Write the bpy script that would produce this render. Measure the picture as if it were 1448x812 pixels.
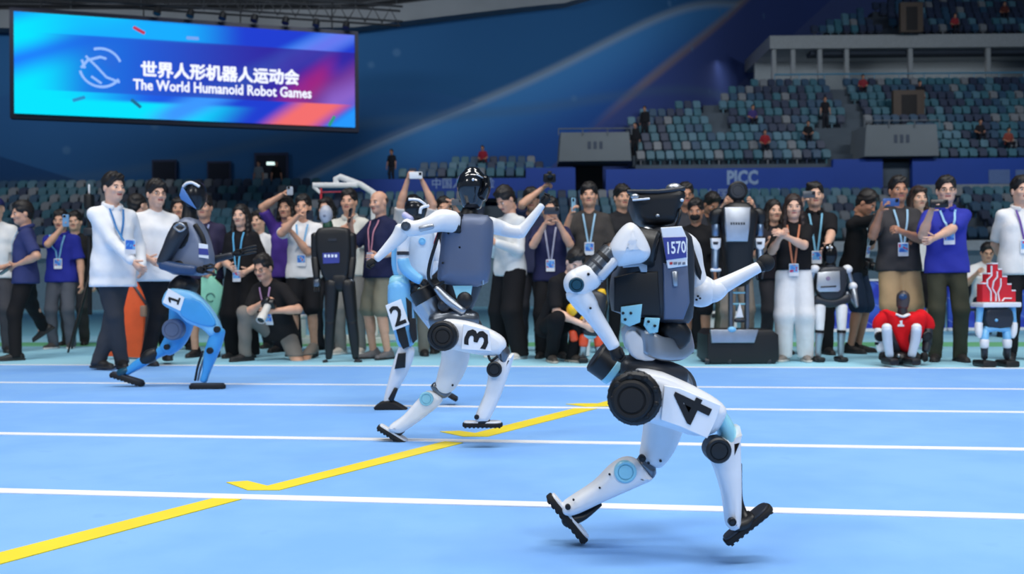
import bpy, bmesh, math, random
import numpy as np
from mathutils import Vector, Matrix
from mathutils.geometry import tessellate_polygon
for _o in list(bpy.data.objects): bpy.data.objects.remove(_o)
scene = bpy.context.scene
COL = scene.collection
random.seed(7); RNG = np.random.RandomState(7)

# ------------------------------------------------------------------ camera
F_PX, CX, CY, EYE = 1285.0, 724.0, 406.0, 0.70
PITCH, ROLL = math.atan(5/F_PX), 0.00866
_f0 = Vector((0, math.cos(PITCH), math.sin(PITCH)))
_u0 = Vector((0, -math.sin(PITCH), math.cos(PITCH)))
_r0 = Vector((1, 0, 0))
CR = (_r0*math.cos(ROLL) - _u0*math.sin(ROLL)).normalized()
CU = (_u0*math.cos(ROLL) + _r0*math.sin(ROLL)).normalized()
CF = _f0
CLOC = Vector((0, 0, EYE))
cam_d = bpy.data.cameras.new('camera'); cam = bpy.data.objects.new('camera', cam_d); COL.objects.link(cam)
cam_d.sensor_width = 36.0; cam_d.lens = 36.0*F_PX/1448.0
cam_d.clip_start = 0.05; cam_d.clip_end = 400
M = Matrix.Identity(4)
for i in range(3):
    M[i][0] = CR[i]; M[i][1] = CU[i]; M[i][2] = -CF[i]; M[i][3] = CLOC[i]
cam.matrix_world = M
cam_d.dof.use_dof = True; cam_d.dof.focus_distance = 3.1; cam_d.dof.aperture_fstop = 3.5
scene.camera = cam

# ------------------------------------------------------------------ light and exposure
scene.view_settings.view_transform = 'Standard'; scene.view_settings.look = 'None'
scene.view_settings.gamma = 1.0; scene.view_settings.use_curve_mapping = False
scene.view_settings.exposure = 0.0
world = bpy.data.worlds.new('arena_air'); scene.world = world; world.use_nodes = True
world.node_tree.nodes['Background'].inputs[0].default_value = (0.60, 0.78, 1.0, 1)
world.node_tree.nodes['Background'].inputs[1].default_value = 0.17
def area_light(name, loc, rot, sx, sy, power, color=(1, 1, 1), spread=150):
    d = bpy.data.lights.new(name, 'AREA'); d.shape = 'RECTANGLE'; d.size = sx; d.size_y = sy
    d.energy = power; d.color = color; d.spread = math.radians(spread)
    o = bpy.data.objects.new(name, d); COL.objects.link(o); o.location = loc; o.rotation_euler = rot
    return o
LP = 0.43
for i, (x, y, p) in enumerate([(-7, 3.0, 900), (1, 2.0, 1000), (8, 3.0, 900), (-5, 9.5, 700), (5, 9.5, 700)]):
    area_light('floodlight_row', (x, y - 3.0, 14.5), (math.radians(8), 0, 0), 6.0, 2.0, p*LP, (1.0, 0.985, 0.96), 125)
# unseen area lights added behind the photographer, aimed down the hall at the runners
for x in (-9, 6):
    area_light('added_rear_light', (x, -9.0, 9.5), (math.radians(52), 0, math.radians(-x*0.9)), 4.0, 2.0, 620*LP, (1.0, 0.99, 0.97), 100)

# unseen area lights added to brighten the dark grandstands and back wall
for x in (-24, -8, 8, 24):
    area_light('stand_fill', (x, 33.0, 16.8), (math.radians(62), 0, 0), 6.0, 1.5, 520, (0.92, 0.96, 1.0), 140)

# ------------------------------------------------------------------ pixel helpers
def P(x, y, depth):
    d = CR*((x-CX)/F_PX) + CU*((CY-y)/F_PX) + CF
    return CLOC + d*(depth/d.y)
def G(x, y):
    d = CR*((x-CX)/F_PX) + CU*((CY-y)/F_PX) + CF
    return CLOC + d*(-EYE/d.z)
def hz(x): return 411 - 0.00866*(x-CX)

# ------------------------------------------------------------------ materials
MATS = {}
def lin(c):
    return tuple(((v/255.0)/12.92 if v/255.0 <= 0.04045 else ((v/255.0+0.055)/1.055)**2.4) for v in c)
def principled(name):
    m = bpy.data.materials.new(name); m.use_nodes = True
    nt = m.node_tree; return m, nt, nt.nodes['Principled BSDF']
def mat(name, rgb, rough=0.5, metal=0.0, var=0.08, scale=9.0, bump=0.0, bscale=60.0, coat=0.0, spec=None):
    if name in MATS: return MATS[name]
    m, nt, b = principled(name)
    c = lin(rgb)
    b.inputs['Roughness'].default_value = rough; b.inputs['Metallic'].default_value = metal
    if coat: b.inputs['Coat Weight'].default_value = coat
    if spec is not None: b.inputs['Specular IOR Level'].default_value = spec
    tc = nt.nodes.new('ShaderNodeTexCoord')
    n = nt.nodes.new('ShaderNodeTexNoise'); n.inputs['Scale'].default_value = scale; n.inputs['Detail'].default_value = 3
    nt.links.new(tc.outputs['Object'], n.inputs['Vector'])
    r = nt.nodes.new('ShaderNodeValToRGB')
    r.color_ramp.elements[0].position = 0.3; r.color_ramp.elements[1].position = 0.7
    r.color_ramp.elements[0].color = tuple(v*(1-var) for v in c)+(1,)
    r.color_ramp.elements[1].color = tuple(min(1, v*(1+var)) for v in c)+(1,)
    nt.links.new(n.outputs['Fac'], r.inputs['Fac']); nt.links.new(r.outputs['Color'], b.inputs['Base Color'])
    if bump:
        n2 = nt.nodes.new('ShaderNodeTexNoise'); n2.inputs['Scale'].default_value = bscale
        nt.links.new(tc.outputs['Object'], n2.inputs['Vector'])
        bp = nt.nodes.new('ShaderNodeBump'); bp.inputs['Strength'].default_value = bump; bp.inputs['Distance'].default_value = 0.01
        nt.links.new(n2.outputs['Fac'], bp.inputs['Height']); nt.links.new(bp.outputs['Normal'], b.inputs['Normal'])
    MATS[name] = m; return m
def cloth(rgb): return mat('cloth_%d_%d_%d' % tuple(rgb), rgb, 0.85, 0, 0.035, 14, 0.16, 34, spec=0.2)
def skin(rgb): return mat('skin_%d_%d_%d' % tuple(rgb), rgb, 0.5, 0, 0.06, 20, 0.05, 80)
def plastic(rgb, rough=0.35): return mat('plastic_%d_%d_%d_%d' % (tuple(rgb)+(int(rough*100),)), rgb, rough, 0, 0.04, 12)
def metal(rgb, rough=0.3): return mat('metal_%d_%d_%d' % tuple(rgb), rgb, rough, 0.85, 0.06, 15)
def paint(rgb, rough=0.6): return mat('paint_%d_%d_%d' % tuple(rgb), rgb, rough, 0, 0.06, 3)

# small node language for the graphic materials
class NT:
    def __init__(s, m): s.t = m.node_tree; s.n = s.t.nodes
    def _in(s, sock, v):
        if hasattr(v, 'is_output'): s.t.links.new(v, sock)
        else: sock.default_value = v
    def math(s, op, a, b=0.0, clamp=False):
        n = s.n.new('ShaderNodeMath'); n.operation = op; n.use_clamp = clamp
        s._in(n.inputs[0], a); s._in(n.inputs[1], b); return n.outputs[0]
    def add(s, a, b): return s.math('ADD', a, b)
    def mul(s, a, b): return s.math('MULTIPLY', a, b)
    def sub(s, a, b): return s.math('SUBTRACT', a, b)
    def step(s, x, a, b):
        n = s.n.new('ShaderNodeMapRange'); n.interpolation_type = 'SMOOTHSTEP'
        s._in(n.inputs[0], x); n.inputs[1].default_value = a; n.inputs[2].default_value = b
        return n.outputs[0]
    def mix(s, f, a, b):
        n = s.n.new('ShaderNodeMix'); n.data_type = 'RGBA'
        s._in(n.inputs[0], f); s._in(n.inputs[6], a); s._in(n.inputs[7], b); return n.outputs[2]
    def xyz(s):
        tc = s.n.new('ShaderNodeTexCoord'); sp = s.n.new('ShaderNodeSeparateXYZ')
        s.t.links.new(tc.outputs['Object'], sp.inputs[0]); return tc.outputs['Object'], sp.outputs[0], sp.outputs[1], sp.outputs[2]
    def noise(s, v, sc, det=2):
        n = s.n.new('ShaderNodeTexNoise'); n.inputs['Scale'].default_value = sc; n.inputs['Detail'].default_value = det
        s.t.links.new(v, n.inputs['Vector']); return n.outputs['Fac']
    def band(s, d, w, soft):           # 1 inside |d|<w
        return s.sub(1.0, s.step(s.math('ABSOLUTE', d), max(0, w-soft), w+soft))
def rgba(c): return lin(c)+(1.0,)

# ------------------------------------------------------------------ object helpers
ORG = {}
def root(name, loc, label, cat, group=None, kind=None):
    o = bpy.data.objects.new(name, None); COL.objects.link(o); o.location = loc; o.empty_display_size = 0.1
    o['label'] = label
    if cat: o['category'] = cat
    if group: o['group'] = group
    if kind: o['kind'] = kind
    ORG[o.name] = Vector(loc); return o
def tag(o, label, cat=None, group=None, kind=None):
    o['label'] = label
    if cat: o['category'] = cat
    if group: o['group'] = group
    if kind: o['kind'] = kind
    return o
def make_mesh(name, V, F, mats, idx=None, smooth=True, sharp=None):
    me = bpy.data.meshes.new(name)
    V = np.asarray(V, dtype=np.float32).reshape(-1, 3)
    if isinstance(F, np.ndarray):
        nf = len(F); k = F.shape[1]
        me.vertices.add(len(V)); me.vertices.foreach_set('co', V.ravel())
        me.loops.add(nf*k); me.loops.foreach_set('vertex_index', F.astype(np.int32).ravel())
        me.polygons.add(nf); me.polygons.foreach_set('loop_start', np.arange(0, nf*k, k, dtype=np.int32))
        me.update(calc_edges=True)
    else:
        me.from_pydata([tuple(map(float, v)) for v in V], [], [tuple(map(int, f)) for f in F]); me.update()
    if not isinstance(mats, (list, tuple)): mats = [mats]
    for m in mats: me.materials.append(m)
    if idx is not None: me.polygons.foreach_set('material_index', np.asarray(idx, dtype=np.int32))
    if smooth:
        me.polygons.foreach_set('use_smooth', np.ones(len(me.polygons), dtype=bool))
        if sharp: me.set_sharp_from_angle(angle=math.radians(sharp))
    return me
def add(name, VF, mats, parent=None, idx=None, smooth=True, sharp=35, loc=None):
    """world-space vertices -> object; local to its parent's origin (or to loc)"""
    V, F = VF
    V = np.asarray(V, dtype=np.float64).reshape(-1, 3)
    if parent is not None: o0 = ORG[parent.name]
    elif loc is not None: o0 = Vector(loc)
    else:
        mn, mx = V.min(0), V.max(0); o0 = Vector(((mn[0]+mx[0])/2, (mn[1]+mx[1])/2, mn[2]))
    me = make_mesh(name, V-np.array(o0), F, mats, idx, smooth, sharp)
    o = bpy.data.objects.new(name, me); COL.objects.link(o)
    if parent is not None: o.parent = parent
    else: o.location = o0
    ORG[o.name] = o0
    return o
def inst(name, me, parent, mw):
    o = bpy.data.objects.new(name, me); COL.objects.link(o); o.parent = parent
    o.matrix_local = Matrix.Translation(-ORG[parent.name]) @ mw
    ORG[o.name] = ORG[parent.name]; return o
def merge(parts):
    V = []; F = []; n = 0
    for v, f in parts:
        v = np.asarray(v, dtype=float).reshape(-1, 3); V.append(v)
        F += [tuple(int(i)+n for i in q) for q in f]; n += len(v)
    return np.concatenate(V), F

# ------------------------------------------------------------------ shape helpers (all return V, F)
def unit(v):
    v = np.asarray(v, float); return v/(np.linalg.norm(v)+1e-12)
def sections(rings, cap=True):
    n = len(rings[0]); V = np.concatenate(rings); F = []
    for i in range(len(rings)-1):
        a, b = i*n, (i+1)*n
        for j in range(n):
            k = (j+1) % n; F.append((a+j, a+k, b+k, b+j))
    if cap:
        F.append(tuple(range(n-1, -1, -1))); F.append(tuple((len(rings)-1)*n+j for j in range(n)))
    return V, F
def limb(pts, rad, ref=(0, 1, 0), n=16, e=2.0, rnd=0.6):
    """tapered limb: centres pts, (in-plane, along-ref) half sizes, superellipse exponent e, rounded ends"""
    pts = [np.array(p, float) for p in pts]; rad = [np.array(r if hasattr(r, '__len__') else (r, r), float) for r in rad]
    ref = np.array(ref, float)
    T = []
    for i in range(len(pts)):
        a = pts[max(0, i-1)]; b = pts[min(len(pts)-1, i+1)]; T.append(unit(b-a))
    rings = []
    ang = np.linspace(0, 2*math.pi, n, endpoint=False)
    ca = np.sign(np.cos(ang))*np.abs(np.cos(ang))**(2/e); sa = np.sign(np.sin(ang))*np.abs(np.sin(ang))**(2/e)
    def ring(c, t, r):
        v = ref-t*np.dot(ref, t)
        if np.linalg.norm(v) < 1e-4: v = np.cross(t, (1, 0, 0))
        v = unit(v); u = np.cross(v, t)
        return c+np.outer(ca*r[0], u)+np.outer(sa*r[1], v)
    if rnd > 0:
        for s in (0.15, 0.55, 0.85):
            h = math.sqrt(1-s*s)*min(rad[0])*rnd
            rings.append(ring(pts[0]-T[0]*h, T[0], rad[0]*s))
    for p, t, r in zip(pts, T, rad): rings.append(ring(p, t, r))
    if rnd > 0:
        for s in (0.85, 0.55, 0.15):
            h = math.sqrt(1-s*s)*min(rad[-1])*rnd
            rings.append(ring(pts[-1]+T[-1]*h, T[-1], rad[-1]*s))
    return sections(rings)
def tube(pts, r, n=8):
    rr = r if hasattr(r, '__len__') else [r]*len(pts)
    return limb(pts, rr, ref=(0.13, 0.91, 0.37), n=n, rnd=0)
def lathe(prof, o, axis, n=28):
    a = unit(axis); u = unit(np.cross(a, (0.3, 0.2, 1) if abs(a[2]) < 0.9 else (1, 0, 0))); v = np.cross(a, u)
    ang = np.linspace(0, 2*math.pi, n, endpoint=False)
    rings = [np.array(o, float)+a*h+np.outer(np.cos(ang)*max(r, 1e-4), u)+np.outer(np.sin(ang)*max(r, 1e-4), v) for r, h in prof]
    V, F = sections(rings)
    return V, F
def crom(pts, k=4, closed=True):
    pts = [np.array(p, float) for p in pts]; n = len(pts); out = []
    for i in range(n if closed else n-1):
        if closed: p0, p1, p2, p3 = pts[i-1], pts[i], pts[(i+1) % n], pts[(i+2) % n]
        else: p0, p1, p2, p3 = pts[max(i-1, 0)], pts[i], pts[i+1], pts[min(i+2, n-1)]
        for j in range(k):
            t = j/k
            out.append(0.5*((2*p1)+(-p0+p2)*t+(2*p0-5*p1+4*p2-p3)*t*t+(-p0+3*p1-3*p2+p3)*t**3))
    if not closed: out.append(pts[-1])
    return out
def plate(poly, O, U, W, N, thick, r=0.0, m=3):
    """polygon (2-D, in U,W axes) extruded along N, centred, edges rounded by r"""
    p = np.array(poly, float); O, U, W, N = [np.array(q, float) for q in (O, U, W, N)]
    A = 0.5*np.sum(p[:, 0]*np.roll(p[:, 1], -1)-np.roll(p[:, 0], -1)*p[:, 1])
    if A < 0: p = p[::-1]
    e = np.roll(p, -1, 0)-p; e /= (np.linalg.norm(e, axis=1)[:, None]+1e-12)
    nr = np.stack([-e[:, 1], e[:, 0]], 1); vn = nr+np.roll(nr, 1, 0)
    vn /= (np.maximum(np.linalg.norm(vn, axis=1), 0.6)[:, None]+1e-12)
    levels = []
    if r > 0:
        for k in range(m+1):
            a = k/m*math.pi/2; levels.append((r*(1-math.sin(a)), -thick/2+r*(1-math.cos(a))))
        levels += [(i, -d) for i, d in levels[::-1]]
    else: levels = [(0, -thick/2), (0, thick/2)]
    rings = []; n = len(p)
    def inset(ins):
        if ins <= 0: return p.copy()
        q = p+vn*ins
        for _ in range(12):                      # collapse edges that turned round
            f = np.roll(q, -1, 0)-q; bad = (f*e).sum(1) < 0
            if not bad.any(): break
            for i in np.nonzero(bad)[0]:
                j = (i+1) % n; mid = (q[i]+q[j])/2; q[i] = mid; q[j] = mid
        return q
    flat = []
    for ins, d in levels:
        q = inset(ins); flat.append(q)
        rings.append(O+np.outer(q[:, 0], U)+np.outer(q[:, 1], W)+N*d)
    V, F = sections(rings, cap=False)
    for li, rev in ((0, True), (len(levels)-1, False)):
        q = flat[li]; keep = [0]
        for i in range(1, n):
            if np.linalg.norm(q[i]-q[keep[-1]]) > 1e-5: keep.append(i)
        if len(keep) > 3 and np.linalg.norm(q[keep[-1]]-q[0]) < 1e-5: keep.pop()
        tri = tessellate_polygon([[Vector((q[i][0], q[i][1], 0)) for i in keep]])
        for t in tri:
            a, b, c = [keep[i] for i in t]
            ar = (q[b][0]-q[a][0])*(q[c][1]-q[a][1])-(q[c][0]-q[a][0])*(q[b][1]-q[a][1])
            if abs(ar) < 1e-12: continue
            if (ar < 0) != rev: a, c = c, a
            F.append((li*n+a, li*n+b, li*n+c))
    if np.dot(np.cross(U, W), N) < 0: F = [tuple(reversed(f)) for f in F]
    return V, F
def rrect(w, h, r, k=3):
    out = []
    for cx, cy, a0 in ((w/2-r, h/2-r, 0), (-w/2+r, h/2-r, 90), (-w/2+r, -h/2+r, 180), (w/2-r, -h/2+r, 270)):
        for j in range(k+1):
            a = math.radians(a0+90*j/k); out.append((cx+r*math.cos(a), cy+r*math.sin(a)))
    return out
def rbox(c, size, r=0.01, axes=None, k=2):
    if axes is None: axes = ((1, 0, 0), (0, 0, 1), (0, -1, 0))   # U, W, N
    w, h, d = size; r = min(r, w*0.45, h*0.45, d*0.45)
    return plate(rrect(w, h, max(r, 1e-4), k), c, axes[0], axes[1], axes[2], d, r*0.8, 2)
def box(x0, x1, y0, y1, z0, z1):
    V = [(x0, y0, z0), (x1, y0, z0), (x1, y1, z0), (x0, y1, z0), (x0, y0, z1), (x1, y0, z1), (x1, y1, z1), (x0, y1, z1)]
    return np.array(V, float), [(0, 3, 2, 1), (4, 5, 6, 7), (0, 1, 5, 4), (1, 2, 6, 5), (2, 3, 7, 6), (3, 0, 4, 7)]
def ellipsoid(c, rad, n=16, m=10, R=None):
    V = []; F = []
    R = np.eye(3) if R is None else np.array(R)
    for i in range(m+1):
        th = math.pi*i/m
        for j in range(n):
            a = 2*math.pi*j/n
            rr = max(math.sin(th), 1e-3)
            V.append(np.array(c)+R@np.array((rad[0]*rr*math.cos(a), rad[1]*rr*math.sin(a), -rad[2]*math.cos(th))))
    for i in range(m):
        for j in range(n):
            k = (j+1) % n; F.append((i*n+j, i*n+k, (i+1)*n+k, (i+1)*n+j))
    return np.array(V), F
_TXT = {}
def text_vf(s, size, bold=0.0, depth=0.0):
    key = (s, size, bold, depth)
    if key in _TXT: return _TXT[key]
    c = bpy.data.curves.new('t', 'FONT'); c.body = s; c.size = size; c.align_x = 'CENTER'; c.align_y = 'CENTER'
    c.offset = bold; c.extrude = depth; c.resolution_u = 2
    o = bpy.data.objects.new('t', c); COL.objects.link(o)
    bpy.context.view_layer.update()
    me = bpy.data.meshes.new_from_object(o.evaluated_get(bpy.context.evaluated_depsgraph_get()))
    V = np.array([v.co[:] for v in me.vertices]); F = [tuple(p.vertices) for p in me.polygons]
    bpy.data.objects.remove(o); bpy.data.meshes.remove(me)
    _TXT[key] = (V, F); return V, F
def text_on(s, O, U, W, width=None, height=None, bold=0.0, depth=0.0):
    """lettering laid in plane O + U x + W y; scaled to the given width and/or height"""
    V, F = text_vf(s, 1.0, bold, depth)
    V = V.copy(); mn, mx = V.min(0), V.max(0); V -= (mn+mx)/2
    w0, h0 = mx[0]-mn[0], mx[1]-mn[1]
    sx = width/w0 if width else height/h0
    sy = height/h0 if height else sx
    O, U, W = [np.array(q, float) for q in (O, U, W)]; N = np.cross(U, W)
    return O+np.outer(V[:, 0]*sx, U)+np.outer(V[:, 1]*sy, W)+np.outer(V[:, 2]*sx, N), F

# ------------------------------------------------------------------ distance-field meshing (for bodies and clothes)
class Field:
    def __init__(s): s.p = []; s.cuts = []; s.holes = []; s.hn = 0.0
    def cap(s, a, b, ra, rb=None, k=0.03, flat=None, ff=1.0):
        s.p.append(('c', np.array(a, float), np.array(b, float), ra, ra if rb is None else rb, k, flat, ff)); return s
    def ell(s, c, r, k=0.02, R=None):
        s.p.append(('e', np.array(c, float), np.array(r, float), None if R is None else np.array(R, float), k)); return s
    def cut(s, o, n): s.cuts.append((np.array(o, float), unit(n))); return s      # removes the side n points to
    def mesh(s, vox, wr=0.0, wseed=0.0, wf=1.0):
        lo = np.full(3, 1e9); hi = -lo
        for q in s.p:
            if q[0] == 'c':
                r = max(q[3], q[4])
                lo = np.minimum(lo, np.minimum(q[1], q[2])-r); hi = np.maximum(hi, np.maximum(q[1], q[2])+r)
            else:
                r = np.max(q[2]); lo = np.minimum(lo, q[1]-r); hi = np.maximum(hi, q[1]+r)
        lo -= 3*vox; hi += 3*vox
        dims = np.ceil((hi-lo)/vox).astype(int)+1
        D = np.full(dims, 0.2, dtype=np.float32)
        ax = [lo[i]+vox*np.arange(dims[i]) for i in range(3)]
        for q in s.p:
            k = q[5] if q[0] == 'c' else q[4]
            pad = k+2.5*vox
            if q[0] == 'c':
                r = max(q[3], q[4]); l = np.minimum(q[1], q[2])-r-pad; h = np.maximum(q[1], q[2])+r+pad
            else:
                r = np.max(q[2]); l = q[1]-r-pad; h = q[1]+r+pad
            i0 = np.maximum(((l-lo)/vox).astype(int), 0); i1 = np.minimum(((h-lo)/vox).astype(int)+2, dims)
            X = ax[0][i0[0]:i1[0]][:, None, None]; Y = ax[1][i0[1]:i1[1]][None, :, None]; Z = ax[2][i0[2]:i1[2]][None, None, :]
            if q[0] == 'c':
                a, b, ra, rb, _, flat, ff = q[1:]
                ba = b-a; L2 = max(np.dot(ba, ba), 1e-9)
                px, py, pz = X-a[0], Y-a[1], Z-a[2]
                t = np.clip((px*ba[0]+py*ba[1]+pz*ba[2])/L2, 0, 1)
                px = px-t*ba[0]; py = py-t*ba[1]; pz = pz-t*ba[2]
                d2 = px*px+py*py+pz*pz
                if flat is not None:
                    c = px*flat[0]+py*flat[1]+pz*flat[2]; d2 = d2+c*c*(ff*ff-1)
                d = np.sqrt(d2)-(ra+(rb-ra)*t)
            else:
                c, rr, R, _ = q[1:]
                px, py, pz = X-c[0], Y-c[1], Z-c[2]
                if R is not None:
                    px, py, pz = (px*R[0, 0]+py*R[1, 0]+pz*R[2, 0], px*R[0, 1]+py*R[1, 1]+pz*R[2, 1], px*R[0, 2]+py*R[1, 2]+pz*R[2, 2])
                g = np.sqrt((px/rr[0])**2+(py/rr[1])**2+(pz/rr[2])**2)
                d = (g-1)*float(np.min(rr))
            S = D[i0[0]:i1[0], i0[1]:i1[1], i0[2]:i1[2]]
            hh = np.maximum(k-np.abs(S-d), 0)/max(k, 1e-6)
            D[i0[0]:i1[0], i0[1]:i1[1], i0[2]:i1[2]] = np.minimum(S, d)-hh*hh*k*0.25
        X = ax[0][:, None, None]; Y = ax[1][None, :, None]; Z = ax[2][None, None, :]
        if wr:
            w = wseed
            X_, Y_, Z_ = X*wf, Y*wf, Z*wf
            D += wr*(np.sin(17*X_+9*Z_+w)*np.sin(13*Y_-21*Z_+2*w)+0.7*np.sin(31*X_-14*Y_+26*Z_+3*w)).astype(np.float32)
        for o, n in s.cuts:
            D = np.maximum(D, (X-o[0])*n[0]+(Y-o[1])*n[1]+(Z-o[2])*n[2])
        for c, rr in s.holes:
            g = np.sqrt(((X-c[0])/rr[0])**2+((Y-c[1])/rr[1])**2+((Z-c[2])/rr[2])**2)
            if s.hn: g = g+s.hn*(np.sin(95*X+1.0)+0.6*np.sin(170*X+2.3))*np.clip(Z*14, 0, 1)
            D = np.maximum(D, -(g-1)*min(rr))
        return surfnet(D.astype(np.float32), lo, vox)
def surfnet(D, lo, vox):
    I = D < 0
    nx, ny, nz = D.shape
    cnt = np.zeros((nx-1, ny-1, nz-1), dtype=np.int8)
    for i in (0, 1):
        for j in (0, 1):
            for k in (0, 1):
                cnt += I[i:nx-1+i, j:ny-1+j, k:nz-1+k]
    act = (cnt > 0) & (cnt < 8)
    idx = np.argwhere(act)
    ids = np.full(act.shape, -1, dtype=np.int32); ids[act] = np.arange(len(idx))
    acc = np.zeros((len(idx), 3)); num = np.zeros(len(idx))
    cor = [(i, j, k) for i in (0, 1) for j in (0, 1) for k in (0, 1)]
    val = {c: D[idx[:, 0]+c[0], idx[:, 1]+c[1], idx[:, 2]+c[2]] for c in cor}
    for c in cor:
        for a in range(3):
            if c[a] == 0:
                d = list(c); d[a] = 1; d = tuple(d)
                va, vb = val[c], val[d]; x = (va < 0) != (vb < 0)
                t = np.where(x, va/(va-vb+1e-12), 0)
                pnt = np.tile(np.array(c, float), (len(idx), 1)); pnt[:, a] = t
                acc[x] += pnt[x]; num[x] += 1
    V = lo+(idx+acc/np.maximum(num, 1)[:, None])*vox
    Fs = []
    for a in range(3):
        b, c = (a+1) % 3, (a+2) % 3
        sl0 = [slice(1, -1)]*3; sl0[a] = slice(0, -1); sl1 = list(sl0); sl1[a] = slice(1, None)
        A = I[tuple(sl0)]; B = I[tuple(sl1)]
        e = np.argwhere(A != B)
        if len(e) == 0: continue
        flip = A[e[:, 0], e[:, 1], e[:, 2]]
        off = np.ones(3, int); off[a] = 0
        g = e+off
        def cell(db, dc):
            q = g.copy(); q[:, b] += db; q[:, c] += dc
            return ids[q[:, 0], q[:, 1], q[:, 2]]
        Q = np.stack([cell(-1, -1), cell(0, -1), cell(0, 0), cell(-1, 0)], 1)
        Q[~flip] = Q[~flip][:, ::-1]
        Fs.append(Q)
    Fa = np.concatenate(Fs)
    return V, Fa[(Fa >= 0).all(1)]

# ------------------------------------------------------------------ heads and hair (head frame: x right, y forward, z up, 0.23 m tall)
def head_vf(female=False, vox=0.0062):
    f = Field(); w = 0.94 if female else 1.0
    f.ell((0, -0.012, 0.035), (0.076*w, 0.094, 0.082), 0.02)
    f.ell((0, 0.022, -0.030), (0.064*w, 0.070, 0.078), 0.03)
    f.ell((0, 0.050, -0.085), (0.034*w, 0.036, 0.028), 0.03)          # chin
    f.cap((-0.042, -0.002, -0.062), (0.042, -0.002, -0.062), 0.024, 0.024, 0.03)   # jaw
    f.cap((-0.026, 0.078, 0.024), (0.026, 0.078, 0.024), 0.010, 0.010, 0.015)       # brow
    f.cap((0, 0.090, 0.012), (0, 0.108, -0.024), 0.007, 0.012, 0.012)               # nose
    for s in (-1, 1):
        f.ell((s*0.012, 0.098, -0.028), (0.009, 0.010, 0.008), 0.008)
        f.ell((s*0.040, 0.066, -0.022), (0.020, 0.020, 0.020), 0.02)                # cheek
        f.ell((s*0.079*w, -0.008, -0.006), (0.010, 0.020, 0.030), 0.008)            # ear
        f.holes.append(((s*0.031, 0.098, 0.004), (0.017, 0.014, 0.010)))            # eye socket
    f.cap((-0.018, 0.086, -0.056), (0.018, 0.086, -0.056), 0.006, 0.006, 0.008)     # lips
    f.cap((0, -0.02, -0.05), (0, -0.02, -0.13), 0.055*w, 0.055*w, 0.03)             # top of the neck
    f.cut((0, 0, -0.125), (0, 0, -1))
    V, F = f.mesh(vox)
    ctr = V[F].mean(1)
    mi = np.zeros(len(F), int)
    mi[(np.abs(ctr[:, 0]) < 0.023) & (np.abs(ctr[:, 2]+0.056) < 0.008) & (ctr[:, 1] > 0.075)] = 1
    parts = [(V, F, mi)]
    for s in (-1, 1):
        e = ellipsoid((s*0.031, 0.0800, 0.004), (0.0145, 0.010, 0.0075), 10, 6); parts.append((e[0], np.array(e[1]), np.full(len(e[1]), 2)))
        e = ellipsoid((s*0.031, 0.0872, 0.004), (0.0075, 0.004, 0.0072), 8, 5); parts.append((e[0], np.array(e[1]), np.full(len(e[1]), 3)))
        e = limb([(s*0.016, 0.0890, 0.022), (s*0.032, 0.0880, 0.027), (s*0.048, 0.0790, 0.022)], [(0.004, 0.003)]*3, n=6, rnd=0.3)
        Fq = [q if len(q) == 4 else q[:3]+(q[2],) for q in e[1] if len(q) == 4]
        parts.append((e[0], np.array(Fq), np.full(len(Fq), 4)))
    n = 0; Vs = []; Fs = []; Ms = []
    for v, q, m in parts:
        Vs.append(v); Fs.append(q+n); Ms.append(m); n += len(v)
    return np.concatenate(Vs), np.concatenate(Fs), np.concatenate(Ms)
HEADS = {False: head_vf(False), True: head_vf(True), 'far': head_vf(False, 0.016)}
_HAIR = {}
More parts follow.
